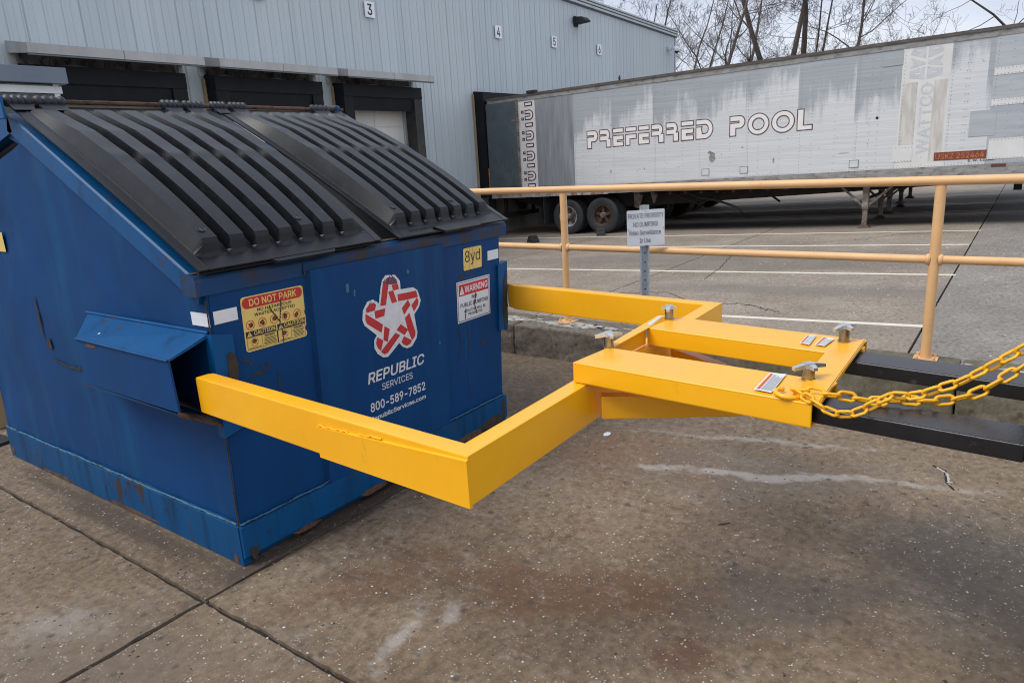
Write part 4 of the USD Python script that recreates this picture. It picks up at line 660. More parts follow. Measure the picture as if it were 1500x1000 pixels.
obj('end_wall', cbox(31.40, 31.50, WY+.02, WY+30, -.8, 6.5), M['wall'], wh)
v0 = lambda x, y, dz: (x, y, RZ(x)+dz)
def eave(y0, y1, d0, d1): return hull([v0(x, y, d) for x in (-3, 31.62) for y in (y0, y1) for d in (d0, d1)])
obj('roof_trim', eave(WY-.10, WY+.1, .02, .10), M['trim'], wh); obj('roof_trim', eave(WY-.07, WY+.1, .105, .125), M['trim_dark'], wh); obj('roof_trim', eave(WY-.12, WY+.1, .13, .20), M['trim'], wh); obj('roof_trim', eave(WY-.09, WY+.1, .205, .22), M['trim_dark'], wh); obj('roof_trim', eave(WY-.14, WY+.1, .225, .285), M['trim'], wh)
obj('trim_shadow_gap', eave(WY-.05, WY+.05, -.02, .018), M['trim_dark'], wh)
obj('roof', eave(WY+.1, WY+30, .15, .26), M['trim'], wh)
obj('foundation', cbox(3.55, 31.4, WY-.02, WY+.3, -1.0, .42), M['foundation'], wh)
for i, (a, b) in enumerate(bays):
    ds = obj('dock_seal', hull([(x, y, z) for x in (a, b) for y in (WY-.40, WY-.03) for z in (3.25, 3.535)] + [(x, WY-.03, 3.585) for x in (a+.02, b-.02)]), M['seal'], wh)
    for x0, x1 in ((a, a+.30), (b-.30, b)):
        obj('side_pad', hull([(x, y, z) for x in (x0, x1) for y in (WY-.385, WY-.03) for z in (.42, 3.248)]), M['seal_worn'] if (x0 > a and i == 2) else M['seal'], ds)
    obj('head_curtain', hull([(x, y, z) for x in (a+.301, b-.301) for y, z in ((WY-.36, 3.27), (WY-.30, 3.27), (WY-.30, 2.93), (WY-.27, 2.93))]), M['seal'], ds)
    for x in (a-.03, b+.03): obj('frame_board', cbox(x-.035, x+.035, WY-.06, WY-.034, .42, 3.5, .004), M['wood'], ds)
    dr = obj('dock_door', cbox(a+.25, b-.25, WY+.10, WY+.14, .42, 3.22), M['door'], wh)
    for z in np.arange(.45, 3.0, .53): 
        for xa, xb in ((a+.31, (a+b)/2-.006), ((a+b)/2+.006, b-.31)): obj('door_panel', cbox(xa, xb, WY+.085, WY+.0995, z, z+.515, .006), M['door'], dr)
    for x in (a+.30, b-.30): obj('door_track', cbox(x-.03, x+.03, WY+.03, WY+.095, .42, 3.1, .006), M['trim'], dr)
    for x in (a+.55, b-.55): obj('dock_bumper', cbox(x-.13, x+.13, WY-.14, WY-.022, -.1, .36, .01), M['black'], wh)
for i, (a, b) in enumerate(((3.93, 6.98), (7.32, 10.30), (10.63, 13.62))):
    c = obj('canopy', hull([(x, y, z) for x in (a, b) for y, z in ((10.70, 3.672), (10.70, 3.790), (WY-.035, 3.90), (WY-.035, 3.84), (10.76, 3.66))]), M['canopy'], wh)
    obj('canopy_edge', [cbox(a-.01, (a+b)/2-.004, 10.675, 10.699, 3.645, 3.80, .004), cbox((a+b)/2+.004, b+.01, 10.675, 10.699, 3.645, 3.80, .004)], M['canopy'], c)
    obj('drip_edge', cbox(a-.005, b+.005, 10.68, 10.72, 3.615, 3.640, .003), M['trim_dark'], c)
    for x in (a-.004, b+.004): obj('canopy_cheek', hull([(x+e, y, z) for e in (-.006, .006) for y, z in ((10.70, 3.645), (10.70, 3.80), (WY-.036, 3.93), (WY-.036, 3.74))]), M['canopy'], c)
    for x in (a+.05, b-.05): obj('canopy_bracket', [cbox(x-.05, x+.05, WY-.05, WY-.035, 3.55, 3.87, .004)] + [cbox(x-.015, x+.015, WY-.056, WY-.0505, z, z+.03) for z in (3.58, 3.65, 3.72, 3.79)], M['canopy'], c)
    obj('soffit_panel', [hull([(x, WY-d, z + .03*math.sin(9*x)) for x in (xa, xb) for d in (.035, .05) for z in (3.585, 3.80)]) for xa, xb in zip(np.linspace(a+.15, b-.15, 7)[:-1]+.006, np.linspace(a+.15, b-.15, 7)[1:]-.006)], M['grime'], c)
SIGN_L = {"2": 'white number 2 sign above the second dock canopy, cut by the picture edge', "3": 'white square sign with black number 3 above the third dock canopy', "4": 'white square sign with black number 4 above the trailer dock',
          "5": 'white square sign with black number 5 left of the wall flood light', "6": 'white square sign with black number 6 right of the wall flood light'}
for n_, x in (("2", 8.80), ("3", 12.105), ("4", 17.535), ("5", 20.795), ("6", 24.03)):
    s = thing('bay_number_sign', SIGN_L[n_], 'sign', (x+.165, WY-.05, 5.2), group=None)
    obj('sign_plate', cbox(x, x+.33, WY-.055, WY-.036, 5.20, 5.575, .004), M['plate_white'], s)
    obj('numeral', text(n_, V(x+.085, WY-.0552, 5.255), V(1, 0, 0), V(0, 0, 1), .160, .265, .002, True), M['ink'], s)
fl = thing('wall_flood_light', 'small black flood light fixed high on the warehouse wall between signs 5 and 6', 'lamp', (22.5, WY, 6.2))
obj('housing', hull([(x, y, z) for x in (22.28, 22.72) for y, z in ((WY-.05, 6.12), (WY-.05, 6.34), (WY-.40, 6.30), (WY-.52, 6.18), (WY-.50, 6.14))]), M['black'], fl)
obj('wall_bracket', cbox(22.36, 22.64, WY-.05, WY-.033, 6.02, 6.38, .01), M['black'], fl)
cc = thing('security_camera', 'white dome security camera near the right end of the warehouse wall', 'camera', (30.69, WY, 5.9))
obj('mount', [cbox(30.56, 30.78, WY-.16, WY-.034, 5.86, 6.02, .02), cbox(30.66, 30.80, WY-.42, WY-.16, 5.90, 6.0, .02)], M['sign_white'], cc)
obj('housing', lathe([(0, .12), (.11, .10), (.13, .02), (.13, -.06), (.10, -.08)], V(30.73, WY-.42, 5.87), V(0, 0, 1), 20), M['sign_white'], cc, True)
obj('lens_dome', trimesh.creation.icosphere(2, .092).apply_translation((30.73, WY-.42, 5.79)), M['black'], cc, True)

# glazed booth behind the dumpster
bo = thing('glazed_booth', 'small glazed booth with a flat blue-grey roof band, behind the dumpster', 'booth', (1.0, 8.5, 0))
obj('roof', [cbox(-1.6, 3.225, 7.95, 9.4, 2.86, 3.06, .006)], M['booth'], bo)
for x in (-1.5, .0, 1.5, 3.09): obj('mullion', cbox(x-.035, x+.035, 8.02, 8.09, .0, 2.86, .004), M['booth_frame'], bo)
obj('frame', [cbox(-1.535, 3.155, 8.01, 8.019, 2.74, 2.83, .003), cbox(-1.535, 3.125, 8.0, 8.0095, .9, .97, .003)], M['booth_frame'], bo)
for a, b in ((-1.465, -.035), (.035, 1.465), (1.535, 3.055)): obj('pane', cbox(a, b, 8.045, 8.055, .0, 2.86), M['glass'], bo)
obj('rear_wall', cbox(-1.5, 3.12, 9.2, 9.26, 0, 2.86), M['booth_frame'], bo)
obj('vent', cbox(2.03, 2.12, 8.0, 8.0095, 2.655, 2.735, .003), M['sign_white'], bo)

# ------------------------------------------------------------------ trailers
TX, TWD = 16.33, 2.60
TT = lambda y: 3.462 - .0155*y; TR = lambda y: .864 - .0214*y; TB = lambda y: .600 - .0175*y
def sheet(y0, y1, zl0, zl1, off=.0, th=.01, x=TX):
    """side sheet from y0 to y1; zl0/zl1: functions of y; its face stands off x by off"""
    v = [(xx, y, z) for xx in (x-off, x-off+th) for y, z in ((y0, zl0(y0)), (y1, zl0(y1)), (y1, zl1(y1)), (y0, zl1(y0)))]
    return hull(v)
def trailer(label):
    tr = thing('box_trailer', label, 'trailer', (TX+TWD/2, 3.5, -.5), 'box trailers backed up to the docks')
    P = [9.93, 9.31, 8.06, 6.845, 5.63, 4.43, 3.22, 2.02, .816, -.05, -.93, -1.68, -2.62, -3.6]; kinds = ['skin_white', 'skin_grey'] + ['skin']*7 + ['skin_white', 'skin', 'skin_dull', 'skin']
    for i, (a, b) in enumerate(zip(P, P[1:])):
        obj('side_panel', sheet(b-.012, a, TR, lambda y: TT(y)-.15, .003*(i % 2)), M[kinds[i]], tr)
    # rivets: two rows along each seam, two light rows inside each sheet, one along the rail
    rv = []; oc = trimesh.creation.icosahedron()
    def rivet(y, z, o=.004): 
        v = np.array(oc.vertices)*V(.004, .0085, .0085); rv.append(TM(v + V(TX-o, y, z), oc.faces))
    for i, (a, b) in enumerate(zip(P, P[1:])):
        for y, stp in ((a-.05, .075), (a-.30, .15), (b+.40, .15)):
            for z in np.arange(TR(y)+.06, TT(y)-.2, stp): rivet(y, z)
    for y in np.arange(-3.5, 9.9, .06): rivet(y, TR(y)+.02)
    obj('rivets', rv, M['rivet'], tr, kind='stuff')
    obj('top_rail', sheet(-3.6, 11.02, lambda y: TT(y)-.15, lambda y: TT(y)-.035, .014, .03), M['rail_grey'], tr)
    obj('roof_edge', sheet(-3.62, 11.04, lambda y: TT(y)-.035, lambda y: TT(y)+.03, .034, .10), M['rail_top'], tr)
    obj('roof', hull([(x, y, TT(y)+d) for x in (TX+.05, TX+TWD-.05) for y in (-3.6, 11.0) for d in (-.02, .02)] + [(TX+TWD/2, y, TT(y)+.05) for y in (-3.6, 11.0)]), M['rail_grey'], tr)
    obj('bottom_rail', sheet(-3.6, 9.93, TB, TR, .012, .04), M['rail_grey'], tr)
    obj('rear_sill', sheet(8.9, 11.05, lambda y: TB(y)-.02, lambda y: TB(y)+.14, .020, .06), M['sill'], tr)
    obj('rear_sill', sheet(7.0, 8.89, lambda y: TB(y)-.02, lambda y: TB(y)+.06, .018, .05), M['sill'], tr)
    obj('far_side', cbox(TX+TWD-.02, TX+TWD, -3.6, 11.0, .65, 3.25), M['skin'], tr)
    obj('front_wall', cbox(TX+.02, TX+TWD-.02, -3.62, -3.58, .7, 3.46), M['skin'], tr)
    obj('floor', hull([(x, y, TB(y)+d) for x in (TX+.03, TX+TWD-.03) for y in (-3.58, 11.0) for d in (0, .12)]), M['chassis'], tr)
    dd = obj('rear_door', sheet(9.935, 11.05, lambda y: TB(y)+.13, lambda y: TT(y)-.13, .055, .045), M['teal'], tr)
    obj('door_rivets', [trimesh.creation.icosphere(1, .011).apply_translation((TX-.056, y, z)) for y in (10.98, 10.0) for z in np.arange(.75, 3.1, .16)] + [trimesh.creation.icosphere(1, .011).apply_translation((TX-.056, y, .68)) for y in np.arange(10.05, 11, .12)], M['rivet'], dd)
    obj('door_edge', sheet(9.905, 9.95, lambda y: TB(y)+.10, lambda y: TT(y)-.10, .062, .06), M['leg'], tr)
    obj('hinge_strap', sheet(9.86, 10.12, lambda y: 2.60, lambda y: 2.66, .068, .02), M['leg'], tr)
    obj('marker_bar', cbox(TX-.06, TX-.03, 11.06, 11.09, .55, 1.30, .004), M['plate_ink'], tr)
    obj('marker_lamp', cbox(TX-.06, TX+.1, 9.25, 9.55, TT(9.4)+.03, TT(9.4)+.10, .01), M['black'], tr)
    for y in (6.0, 2.6): obj('roof_lug', lathe([(.02, 0), (.035, .06), (.01, .12), (0, .13)], V(TX+.02, y+.6, TT(y+.6)+.03), V(0, 0, 1), 10), M['black'], tr)
    # small riveted patches and placard holders
    for y0, y1, za, zb, mm in ((.02, -.36, 1.02, 1.34, 'skin_white'), (.32, -.06, 3.02, 3.30, 'skin'), (-1.72, -2.55, .98, 1.38, 'skin_white'), (-1.69, -2.60, 2.02, 2.14, 'skin_white'), (-1.69, -2.60, 2.60, 2.74, 'skin_white'), (-1.35, -1.80, 1.45, 1.95, 'skin_dull')):
        dz = lambda z: (lambda y: z - .0165*y)
        pa = obj('patch_plate', sheet(y1, y0, dz(za-.02), dz(zb-.02), .009, .004), M[mm], tr)
        if mm == 'skin_white':
            pr = []
            for y in np.arange(y1+.02, y0, .06):
                for z in (za, zb-.04): pr.append(TM(np.array(oc.vertices)*V(.004, .009, .009) + V(TX-.010, y, z-.0165*y), oc.faces))
            obj('rivets', pr, M['rivet'], pa, kind='stuff')
    for y in (4.32, 3.35, .88):
        h = obj('placard_holder', sheet(y-.20, y, lambda q: .93-.0165*q, lambda q: 1.10-.0165*q, .010, .006), M['rail_grey'], tr)
        obj('placard_face', sheet(y-.185, y-.015, lambda q: .945-.0165*q, lambda q: 1.085-.0165*q, .0125, .002), M['skin'], h)
    obj('ball_mark', lathe([(0, .006), (.025, .006), (.03, 0)], V(TX-.004, .37, 1.96), V(-1, 0, 0), 14), M['black'], tr)
    for y, z in ((4.1, 1.55), (4.05, 1.48)): pass
    for i, (y, z, rx, rz) in enumerate(((-4.05, 1.30, .09, .12), (-4.12, 1.42, .05, .04), (-6.9, 1.05, .015, .05), (-2.55, 1.15, .02, .06), (-1.0, 1.25, .12, .008), (-.85, .98, .05, .012), (-5.9, 1.1, .012, .03), (-3.3, 1.5, .02, .02))): obj('scuff_mark', extr(blob(y, z, rx, rz, 700+i, 16, .6), 0, .001, V(TX-.0045, 0, 0), V(0, -1, 0), V(0, 0, 1)), M['rail_grey'], tr)
    # axles and wheels
    def wheel(y, rimmat, z):
        x0 = TX + .05; c = V(x0, y, z)
        w = obj('wheel', lathe([(.29, .035), (.33, .010), (.42, .0), (.475, .010), (.503, .035), (.508, .08), (.508, .20), (.503, .245), (.47, .27), (.30, .27)], c, V(1, 0, 0), 48), M['tyre'], tr, 40)
        obj('inner_tyre', lathe([(.29, .335), (.42, .31), (.475, .32), (.503, .345), (.508, .38), (.508, .51), (.503, .555), (.47, .58), (.30, .58)], c, V(1, 0, 0), 48), M['tyre'], w, 40)
        obj('rim', lathe([(.292, .030), (.285, .028), (.272, .034), (.262, .06), (.255, .14), (.20, .175), (.12, .185), (.02, .185)], c, V(1, 0, 0), 40), M[rimmat], w, 40)
        sp = [hull([c + V(h, r*math.cos(a+b), r*math.sin(a+b)) for r, b in ((.085, .5), (.085, -.5), (.245, .16), (.245, -.16)) for h in (.10, .165)]) for a in np.arange(5)*2*np.pi/5+.3]
        obj('spoke', sp, M['rim_rust'], w); obj('hub', lathe([(0, .02), (.055, .025), (.065, .05), (.085, .075), (.095, .14)], c, V(1, 0, 0), 24), M['leg'], w, 40)
        obj('far_tyres', lathe([(.29, 1.90), (.42, 1.88), (.503, 1.91), (.508, 1.96), (.508, 2.38), (.503, 2.43), (.42, 2.45), (.30, 2.45)], c, V(1, 0, 0), 36), M['tyre'], w, 40)
        obj('axle', tube([c + V(.2, 0, 0), c + V(2.3, 0, 0)], .07, 14), M['chassis'], w, True)
    wheel(8.377, 'rim_white', AZ(8.377)+.508); wheel(7.253, 'rim_rust', AZ(7.253)+.508)
    for xx in (TX+.75, TX+TWD-.75): obj('frame_beam', hull([(xx+e, y, TB(y)-d) for e in (-.05, .05) for y in (-3.0, 10.9) for d in (.0, .10)] + [(xx+e, y, TB(y)-.42) for e in (-.05, .05) for y in (6.2, 9.4)]), M['chassis'], tr)
    for y in (6.3, 7.0, 7.8, 8.6, 9.3): obj('bogie_frame', cbox(TX+.72, TX+TWD-.72, y-.06, y+.06, -.02, .36), M['chassis'], tr)
    for a in (TX+.08, TX+TWD-.70): obj('mud_flap', cbox(a, a+.62, 9.20, 9.22, -.42, .42), M['black'], tr)
    obj('rear_underride', [cbox(TX+.25, TX+TWD-.25, 10.9, 10.98, -.25, -.12), cbox(TX+.5, TX+.58, 10.88, 10.98, -.12, .43), cbox(TX+TWD-.58, TX+TWD-.5, 10.88, 10.98, -.12, .43)], M['chassis'], tr)
    obj('spring_hanger', [hull([(TX+.45+e, y, z) for e in (0, .06) for y, z in ((6.45, .46), (6.15, .46), (6.30, .02), (6.42, .05))]), hull([(TX+.45+e, y, z) for e in (0, .06) for y, z in ((5.95, .46), (5.7, .46), (5.85, .15))])], M['leg'], tr)
    obj('air_hose', [tube([(TX+.5, 4.9, .45), (TX+.45, 4.6, .30), (TX+.42, 4.1, .22), (TX+.42, 3.6, .05), (TX+.44, 3.4, -.10)], .03, 8), tube([(TX+.6, 5.4, .42), (TX+.55, 4.6, .10), (TX+.6, 3.9, .40)], .02, 8)], M['black'], tr, True)
    for y in np.arange(-3.2, 6.2, .42): obj('cross_member', cbox(TX+.05, TX+TWD-.05, y-.03, y+.03, TB(y)-.10, TB(y)-.002), M['chassis'], tr)
    for xx in (TX+.27, TX+TWD-.27):
        g = AZ(.53); l = obj('landing_leg', [cbox(xx-.065, xx+.065, .465, .595, g+.42, .58, .008), cbox(xx-.05, xx+.05, .48, .58, g+.05, g+.42, .006)], M['leg'], tr)
        obj('foot', hull([(xx+a, .53+b, g+.035) for a, b in ((-.10, -.10), (.10, -.10), (.10, .10), (-.10, .10))] + [(xx+a, .53+b, g+.0) for a, b in ((-.13, -.14), (.13, -.14), (.13, .14), (-.13, .14))] + [(xx, .53, g+.12)]), M['rim_rust'], l)
        for s in (-1, 1): obj('brace', beam((xx, .53+s*.06, g+.50), (xx, .53+s*.62, .57), .05, .05, .005), M['leg'], l)
    obj('leg_shaft', tube([(TX+.30, .53, .20), (TX+TWD-.30, .53, .20)], .035, 10), M['chassis'], tr, True)
    obj('kingpin_plate', [cbox(TX+.6, TX+2.0, -3.4, -1.9, .45, .60), cbox(TX+1.2, TX+1.4, -2.35, -2.2, .28, .45)], M['chassis'], tr)
    return tr
tr1 = trailer('weathered white box trailer with large outlined lettering, nearest the guard rail')
# lettering of the near trailer's side
def side_poly(poly, y_left, zfun, size, d0, d1, mm, name, par, sx=1.0):
    """unit-height polygon laid on the trailer side; x runs towards -y; sheared with the trailer's slope"""
    Y = V(0, 0, 1)*size; X = V(0, -1, .0185)*size*sx
    e = extr(poly, d0, d1, V(TX-.0045, y_left, zfun(y_left)), X, Y); return e
t = .30
def bowlP(w=.92): return unary_union([sbox(0, .36, w-.34, 1), Point(w-.34, .68).buffer(.32, 24).intersection(sbox(0, .3, 2, 1.1)).union(sbox(0, .36, w-.34, 1))])
def L_P(): return unary_union([bowlP(), sbox(0, 0, .40, .60)]).difference(sbox(-.01, .665, .52, .695))
def L_R(): 
    s = unary_union([bowlP(.86), sbox(.50, 0, .92, .5)]).difference(sbox(-.01, .665, .50, .695)).difference(Polygon([(-.1, -.1), (.50, -.1), (.50, .22), (.42, .36), (-.1, .36)])); return s
def L_E(): return unary_union([sbox(0, .72, .90, 1), sbox(0, 0, .90, .62).difference(sbox(.42, .29, 1, .33))])
def L_F(): return unary_union([sbox(0, .72, .90, 1), sbox(0, .33, .90, .62), sbox(0, 0, .40, .34)])
def L_D(): 
    out = unary_union([sbox(.0, .0, .5, 1), affinity.scale(Point(.5, .5).buffer(.5, 32), .95, 1, origin=(.5, .5))]); inn = unary_union([sbox(.40, .30, .52, .70), affinity.scale(Point(.52, .5).buffer(.20, 24), .8, 1, origin=(.52, .5))])
    return out.difference(inn).difference(sbox(-.1, .645, .42, .70))
def L_O(): return affinity.scale(Point(.52, .5).buffer(.52, 40), 1, 1).difference(Point(.52, .5).buffer(.25, 32))
def L_L(): return unary_union([sbox(0, 0, .42, 1), sbox(0, 0, .92, .27)])
BASE = lambda y: 1.684 + (7.63-y)*.0195
def letters(seq, name):
    for ch, ya, yb in seq:
        s = {'P': L_P, 'R': L_R, 'E': L_E, 'F': L_F, 'D': L_D, 'O': L_O, 'L': L_L}[ch](); s = affinity.scale(s, (ya-yb)/(s.bounds[2]-s.bounds[0])/.49, 1, origin=(0, 0)); s = affinity.translate(s, -s.bounds[0], 0)
        Le = obj('letter_outline', side_poly(s, ya, BASE, .49, 0, .0015, 'letter_line', name, tr1), M['letter_line'], tr1); obj('letter_face', side_poly(s.buffer(-.05, join_style=2), ya, BASE, .49, .0016, .003, 'letter', name, tr1), M['letter'], Le)
letters([('P', 7.63, 7.27), ('R', 7.23, 6.87), ('E', 6.83, 6.49), ('F', 6.45, 6.11), ('E', 6.07, 5.74), ('R', 5.70, 5.33), ('R', 5.29, 4.93), ('E', 4.88, 4.53), ('D', 4.49, 4.03)], 'P')
letters([('P', 3.63, 3.24), ('O', 3.19, 2.67), ('O', 2.63, 2.09), ('L', 2.05, 1.69)], 'L')
# stacked maroon outline motif by the rear
per = .575
for i in range(5):
    zc = 3.05 - i*per; yl = 9.80
    bar = sbox(.13, -.06, .40, .06)
    ub = unary_union([sbox(.13, -.44, .28, -.16), affinity.scale(Point(.28, -.30).buffer(.145, 24), 1.0, 1.0)]).difference(unary_union([sbox(.10, -.325, .28, -.275), Point(.28, -.30).buffer(.025)]))
    stub = unary_union([sbox(.0, -.245, .09, -.165), sbox(.0, -.435, .09, -.355)])
    for s in ([bar] if i == 4 and False else [bar, ub, stub]):
        if zc - .44 < .80 and s is not bar: s = s.intersection(sbox(-1, .80-zc, 2, 2))
        if s.is_empty: continue
        o = obj('motif_outline', extr(s, 0, .0015, V(TX-.0045, yl, zc), V(0, -1, .0165), V(0, 0, 1)), M['maroon'], tr1); inn = s.buffer(-.031, join_style=2)
        if not inn.is_empty: obj('motif_face', extr(inn, .0016, .003, V(TX-.0045, yl, zc), V(0, -1, .0165), V(0, 0, 1)), M['letter'], o)
# faded band: tan weathering, pale triangle emblem and faint upright letters
bz = lambda z: (lambda y: z - .0165*y)
obj('faded_strip', sheet(-.36, -.075, bz(1.35), bz(2.62), .0045, .004), M['skin_tan'], tr1); obj('faded_strip', sheet(-.905, -.66, bz(.98), bz(2.62), .0045, .004), M['skin_tan'], tr1)
tri = []
for sx in (-1, 1):
    for z0, z1, in ((2.66, 2.90), (2.92, 3.06)): pass
    tri += [Polygon([(sx*.02, .0), (sx*.30, .06), (sx*.30, .20), (sx*.02, .26)]), Polygon([(sx*.02, .30), (sx*.30, .24), (sx*.24, .34), (sx*.30, .46), (sx*.02, .34)]), Polygon([(sx*.02, .42), (sx*.30, .52), (sx*.26, .66), (sx*.02, .68)])]
tri = unary_union(tri).difference(unary_union([affinity.scale(sbox(sx*.15-.05, a, sx*.15+.05, a+.03), 1, 1) for sx in (-1, 1) for a in (.12, .58)]))
obj('faded_emblem', extr(tri, 0, .001, V(TX-.0045, -.49, 2.66), V(0, -1, .0165), V(0, 0, 1)), M['faint'], tr1)
e = text('WATTCO', V(TX-.0045, -.66, 1.16), V(0, 0, 1), V(0, 1, 0), 1.42, .24, .001, True); obj('faded_lettering', e, M['faint'], tr1)
nb_ = obj('number_band', sheet(-1.70, -.77, bz(.985), bz(1.155), .0065, .004), M['plate_red'], tr1)
obj('numerals', text('USKZ 252464', V(TX-.0068, -.80, 1.025), V(0, -1, .0165), V(0, 0, 1), .86, .115, .001), M['plate_ink'], nb_)
obj('lettering', text('E. W. 12,040', V(TX-.0045, -1.39, .945), V(0, -1, .0165), V(0, 0, 1), .46, .055, .001, True), M['ink'], tr1)
obj('tag_plate', sheet(-2.05, -1.80, bz(.80), bz(.86), .016, .004), M['maroon'], tr1)
copy_of(tr1, LOC[tr1] + V(3.27, -.02, 0), 'second box trailer parked directly behind the lettered one, seen only beneath it', 'box trailers backed up to the docks')
copy_of(tr1, LOC[tr1] + V(6.60, .15, 0), 'third box trailer, the farthest of the row, its legs showing beneath the others', 'box trailers backed up to the docks')

# ------------------------------------------------------------------ small things on the ground
def chock(x, y, lab, rot):
    c = thing('wheel_chock', lab, 'wheel chock', (x, y, AZ(y))); z = AZ(y); d = V(math.cos(rot), math.sin(rot), 0); s = V(-d[1], d[0], 0)
    obj('body', hull([V(x, y, z) + d*a + s*b + V(0, 0, h) for b in (-.11, .11) for a, h in ((-.15, 0), (.15, 0), (.12, .08), (.05, .19), (-.02, .20), (-.13, .07))]), M['black'], c)
    obj('ridge', [cbox(-.1, .1, -.01, .01, 0, .012).apply_transform(trimesh.transformations.rotation_matrix(rot+math.pi/2, (0, 0, 1))).apply_translation(V(x, y, z) + d*a + V(0, 0, h)) for a, h in ((.10, .10), (.075, .145), (-.07, .14))], M['black'], c)
chock(15.95, 7.05, 'black rubber wheel chock on the apron in front of the trailer wheels', .4); chock(14.5, 8.35, 'black wheel chock lying farther left, by the concrete dock wall', 1.2)
obj('debris_strip', extr(unary_union([blob(14.9+1.2*i, 10.6+R.uniform(-.3, .3), .8, .22, 900+i, 30, .5) for i in range(4)]), 0, .03, V(0, 0, AZ(10.6)+.004), V(1, 0, 0), V(0, 1, -.031)), M['grit'], kind='stuff')
obj('paper_scrap', extr(blob(1.95, -.66, .030, .020, 5, 18, .2), 0, .002, V(0, 0, .002), V(1, 0, 0), V(0, 1, 0)), M['print_white'], label='small flat white scrap on the concrete below the yellow frame', cat='scrap')
bt = thing('cigarette_butt', 'cigarette butt lying on the concrete beside the forklift fork', 'cigarette butt', (2.6, -2.39, 0))
obj('paper', tube([(2.607, -2.392, .005), (2.640, -2.425, .005)], .004, 8), M['print_white'], bt); obj('filter', tube([(2.590, -2.375, .005), (2.6069, -2.3919, .005)], .0041, 8), M['rail'], bt)
obj('bark_sliver', hull([(1.275, -1.56, .0), (1.31, -1.60, .0), (1.28, -1.57, .006), (1.312, -1.605, .005), (1.268, -1.566, .004)]), M['grit'], label='thin dark bark sliver alone on the open concrete', cat='bark')
obj('yellow_leaf', hull([(-.020, -.128, .001), (-.008, -.118, .004), (-.012, -.112, .001), (-.004, -.125, .002)]), M['plate_ink'], label='tiny yellow leaf by the slab joint at the dumpster corner', cat='leaf')
obj('rubber_strip', hull([(x, y, z) for x, y in ((-.10, 2.60), (.10, 2.64), (.08, 2.86), (-.10, 2.80)) for z in (.002, .02)]), M['black'], label='black rubber strip lying behind the left end of the dumpster', cat='rubber mat')
ps = thing('wood_post', 'short weathered wooden post standing behind the left end of the dumpster', 'post', (.15, 3.1, 0)); obj('stump', cbox(.10, .22, 3.0, 3.12, 0, .30, .006), M['wood'], ps); obj('cap', cbox(.09, .23, 2.99, 3.13, .301, .33, .004), M['rust'], ps)
def grains(n, mm, name, smin, smax, seed, area=(-1.8, 3.1, -3.0, 4.0)):
    r = np.random.default_rng(seed); oc = np.array([(1, 0, 0), (-1, 0, 0), (0, 1, 0), (0, -1, 0), (0, 0, .7)]); of = np.array([(0, 2, 4), (2, 1, 4), (1, 3, 4), (3, 0, 4)])
    x, y = r.uniform(*area[:2], n*5), r.uniform(*area[2:], n*5); ok = ~((x > -.03) & (x < W+.03) & (y > -.05) & (y < D+.05)) & (r.random(n*5) < (.05 + 3.2*np.maximum(0, meshkit.fbm(np.c_[x*1.1+9, y*1.1, np.full(n*5, seed)], 3, 2)-.42)))
    x, y = x[ok][:n], y[ok][:n]; n = len(x); s = smin + (smax-smin)*r.random(n)**4.5; a = r.uniform(0, 6.3, n); c, sn = np.cos(a), np.sin(a); k = np.stack([np.ones(n), r.uniform(.45, 1, n), r.uniform(.4, .9, n)], 1)
    v = oc[None]*(s[:, None]*k)[:, None]; v = np.stack([v[..., 0]*c[:, None] - v[..., 1]*sn[:, None] + x[:, None], v[..., 0]*sn[:, None] + v[..., 1]*c[:, None] + y[:, None], v[..., 2]+.0003 + (AZ(y)[:, None] if area[0] > 3 else 0)], 2)
    obj(name, TM(v.reshape(-1, 3), (of[None] + 5*np.arange(n)[:, None, None]).reshape(-1, 3)), M[mm], kind='stuff')
grains(11000, 'salt', 'salt_grains', .0012, .0066, 3); grains(6000, 'grit', 'dirt_crumbs', .0014, .0085, 4)
grains(4200, 'salt', 'apron_grains', .003, .017, 5, (3.65, 15, -8, 7))
# rust flakes and dirt gathered under the front right of the dumpster
# ------------------------------------------------------------------ bare trees beyond the trailer
def tubes(P, rad, n):
    """many thin tapered tubes at once: P (N, k, 3), rad (N, k)"""
    N, k, _ = P.shape; T = np.gradient(P, axis=1); T /= np.maximum(np.linalg.norm(T, axis=2, keepdims=True), 1e-9)
    ref = np.where(np.abs(T[:, :1, 2:]) < .8, V(0, 0, 1), V(1, 0, 0)); a = np.cross(T, ref); a /= np.linalg.norm(a, axis=2, keepdims=True); b = np.cross(T, a)
    t = np.arange(n)/n*2*np.pi; ring = np.cos(t)[:, None]*a[:, :, None] + np.sin(t)[:, None]*b[:, :, None]
    v = (P[:, :, None] + rad[:, :, None, None]*ring).reshape(-1, 3); f = []
    for i in range(k-1):
        for q in range(n): l = (q+1) % n; f += [(i*n+q, i*n+l, (i+1)*n+l), (i*n+q, (i+1)*n+l, (i+1)*n+q)]
    return TM(v, (np.array(f)[None] + (np.arange(N)*k*n)[:, None, None]).reshape(-1, 3))
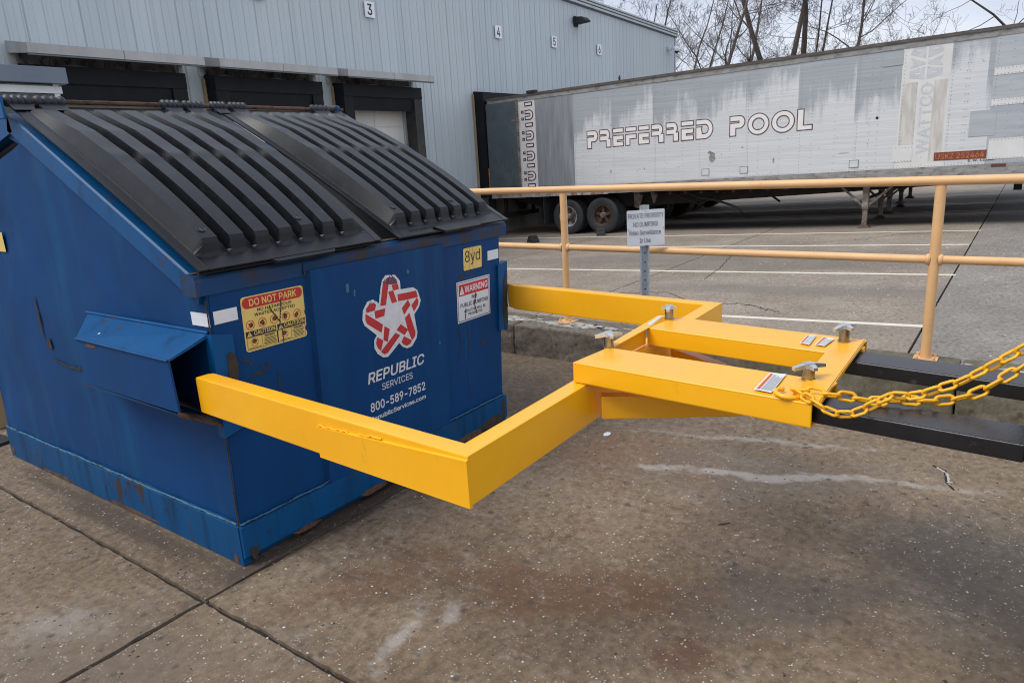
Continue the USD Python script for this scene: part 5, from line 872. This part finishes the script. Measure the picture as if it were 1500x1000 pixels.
def bare_tree(label, base, h, r0, stems, seed, lean=.12, spread=.55, dens=1.0, depth=4, group=None, rise=1.0, first=.28):
    rg = np.random.default_rng(seed); tr = thing('bare_tree', label, 'tree', base, group); lev = {0: [], 1: [], 2: []}
    unit = lambda a: a/np.maximum(np.linalg.norm(a, axis=-1, keepdims=True), 1e-9)
    a = np.arange(stems)/stems*2*np.pi + rg.uniform(0, 1, stems); o = np.stack([np.cos(a), np.sin(a), 0*a], 1)
    d = unit(o*lean + V(0, 0, 1)) if stems > 1 else unit(V(rg.normal(0, .05), rg.normal(0, .05), 1)[None]); p = V(*base) + o*(.25 if stems > 1 else 0); L = h*rg.uniform(.85, 1, stems); r = r0*rg.uniform(.8, 1, stems)
    for lv in range(depth+1):
        N, n = len(p), (7, 6, 5, 3, 3)[lv]; P = [p]; R_ = [r]; dd = d
        for i in range(n):
            dd = unit(dd + rg.normal(0, .10 + .04*lv, (N, 3)) + V(0, 0, (.04 + .03*lv)*rise)); P.append(P[-1] + dd*(L/n)[:, None]); R_.append(np.maximum(r*(1-(i+1)/n*.72), .007))
        P, R_ = np.stack(P, 1), np.stack(R_, 1); lev[0 if lv == 0 else 1 if lv < 3 else 2].append(tubes(P, R_, (9, 6, 5, 3, 3)[lv]))
        if lv == depth: break
        m = max(1, int(round({0: 11, 1: 8, 2: 7, 3: 5}[lv]*dens))); s = rg.uniform(first if lv == 0 else .2, 1.0, (N, m)); x = s*n; k = np.minimum(x.astype(int), n-1); w = (x-k)[..., None]; I = np.arange(N)[:, None]
        q = P[I, k]*(1-w) + P[I, k+1]*w; t_ = unit(P[I, k+1]-P[I, k]); a = rg.uniform(0, 2*np.pi, (N, m)); u = unit(np.cross(t_, np.stack([np.cos(a), np.sin(a), .3+0*a], 2)))
        e = unit(t_*(1-spread*rg.uniform(.7, 1.2, (N, m, 1))) + u*spread*rg.uniform(.8, 1.3, (N, m, 1))); L = (L[:, None]*rg.uniform(.28, .52, (N, m))*(1.25-.5*s)).ravel(); r = np.maximum(r[:, None]*(1-.72*s)*rg.uniform(.28, .50, (N, m)), .0055).ravel(); p, d = q.reshape(-1, 3), e.reshape(-1, 3)
    obj('trunk', lev[0], M['tree'], tr, True); obj('branches', lev[1], M['tree'], tr, True, kind='stuff')
    if lev[2]: obj('twigs', lev[2], M['twig'], tr, True, kind='stuff')
G = 'bare trees behind the trailers'










bare_tree('bare tree with three thick straight stems rising behind the trailer', (43.0, 9.3, -.9), 18, .27, 3, 5, .10, .55, .42, 4, first=.5)
bare_tree('bushy bare tree with a wide fan of fine branches, right of the three thick stems', (42.5, 6.7, -.9), 11.5, .15, 3, 11, .12, .75, .9, 4, rise=.8)
bare_tree('slim dark bare tree just right of the warehouse corner', (37.5, 12.4, -.9), 13, .18, 1, 21, .1, .65, .75, 4)
bare_tree('bare tree with crooked branches midway between the corner and the three thick stems', (42.5, 12.2, -.9), 13, .17, 1, 24, .10, .75, .75, 4, rise=.7)
bare_tree('bare tree with fine purple twigs behind the warehouse corner', (49.0, 18.6, -.9), 14, .14, 2, 33, .12, .6, .72, 4)
bare_tree('distant bare tree above the warehouse roof edge', (54.0, 24.5, -.9), 16, .15, 2, 37, .12, .5, .75, 4)
bare_tree('faint distant bare tree farthest left above the roof line', (60.0, 32.0, -.9), 19, .15, 2, 39, .1, .5, .75, 4)
bare_tree('large bare tree at the right reaching a long branch over the trailer', (50.0, -3.2, -.9), 17, .34, 1, 43, .1, .8, .8, 4)
bare_tree('small bare sapling top showing over the trailer roof', (60.0, 4.4, -.9), 10.2, .07, 2, 47, .1, .5, .7, 3)
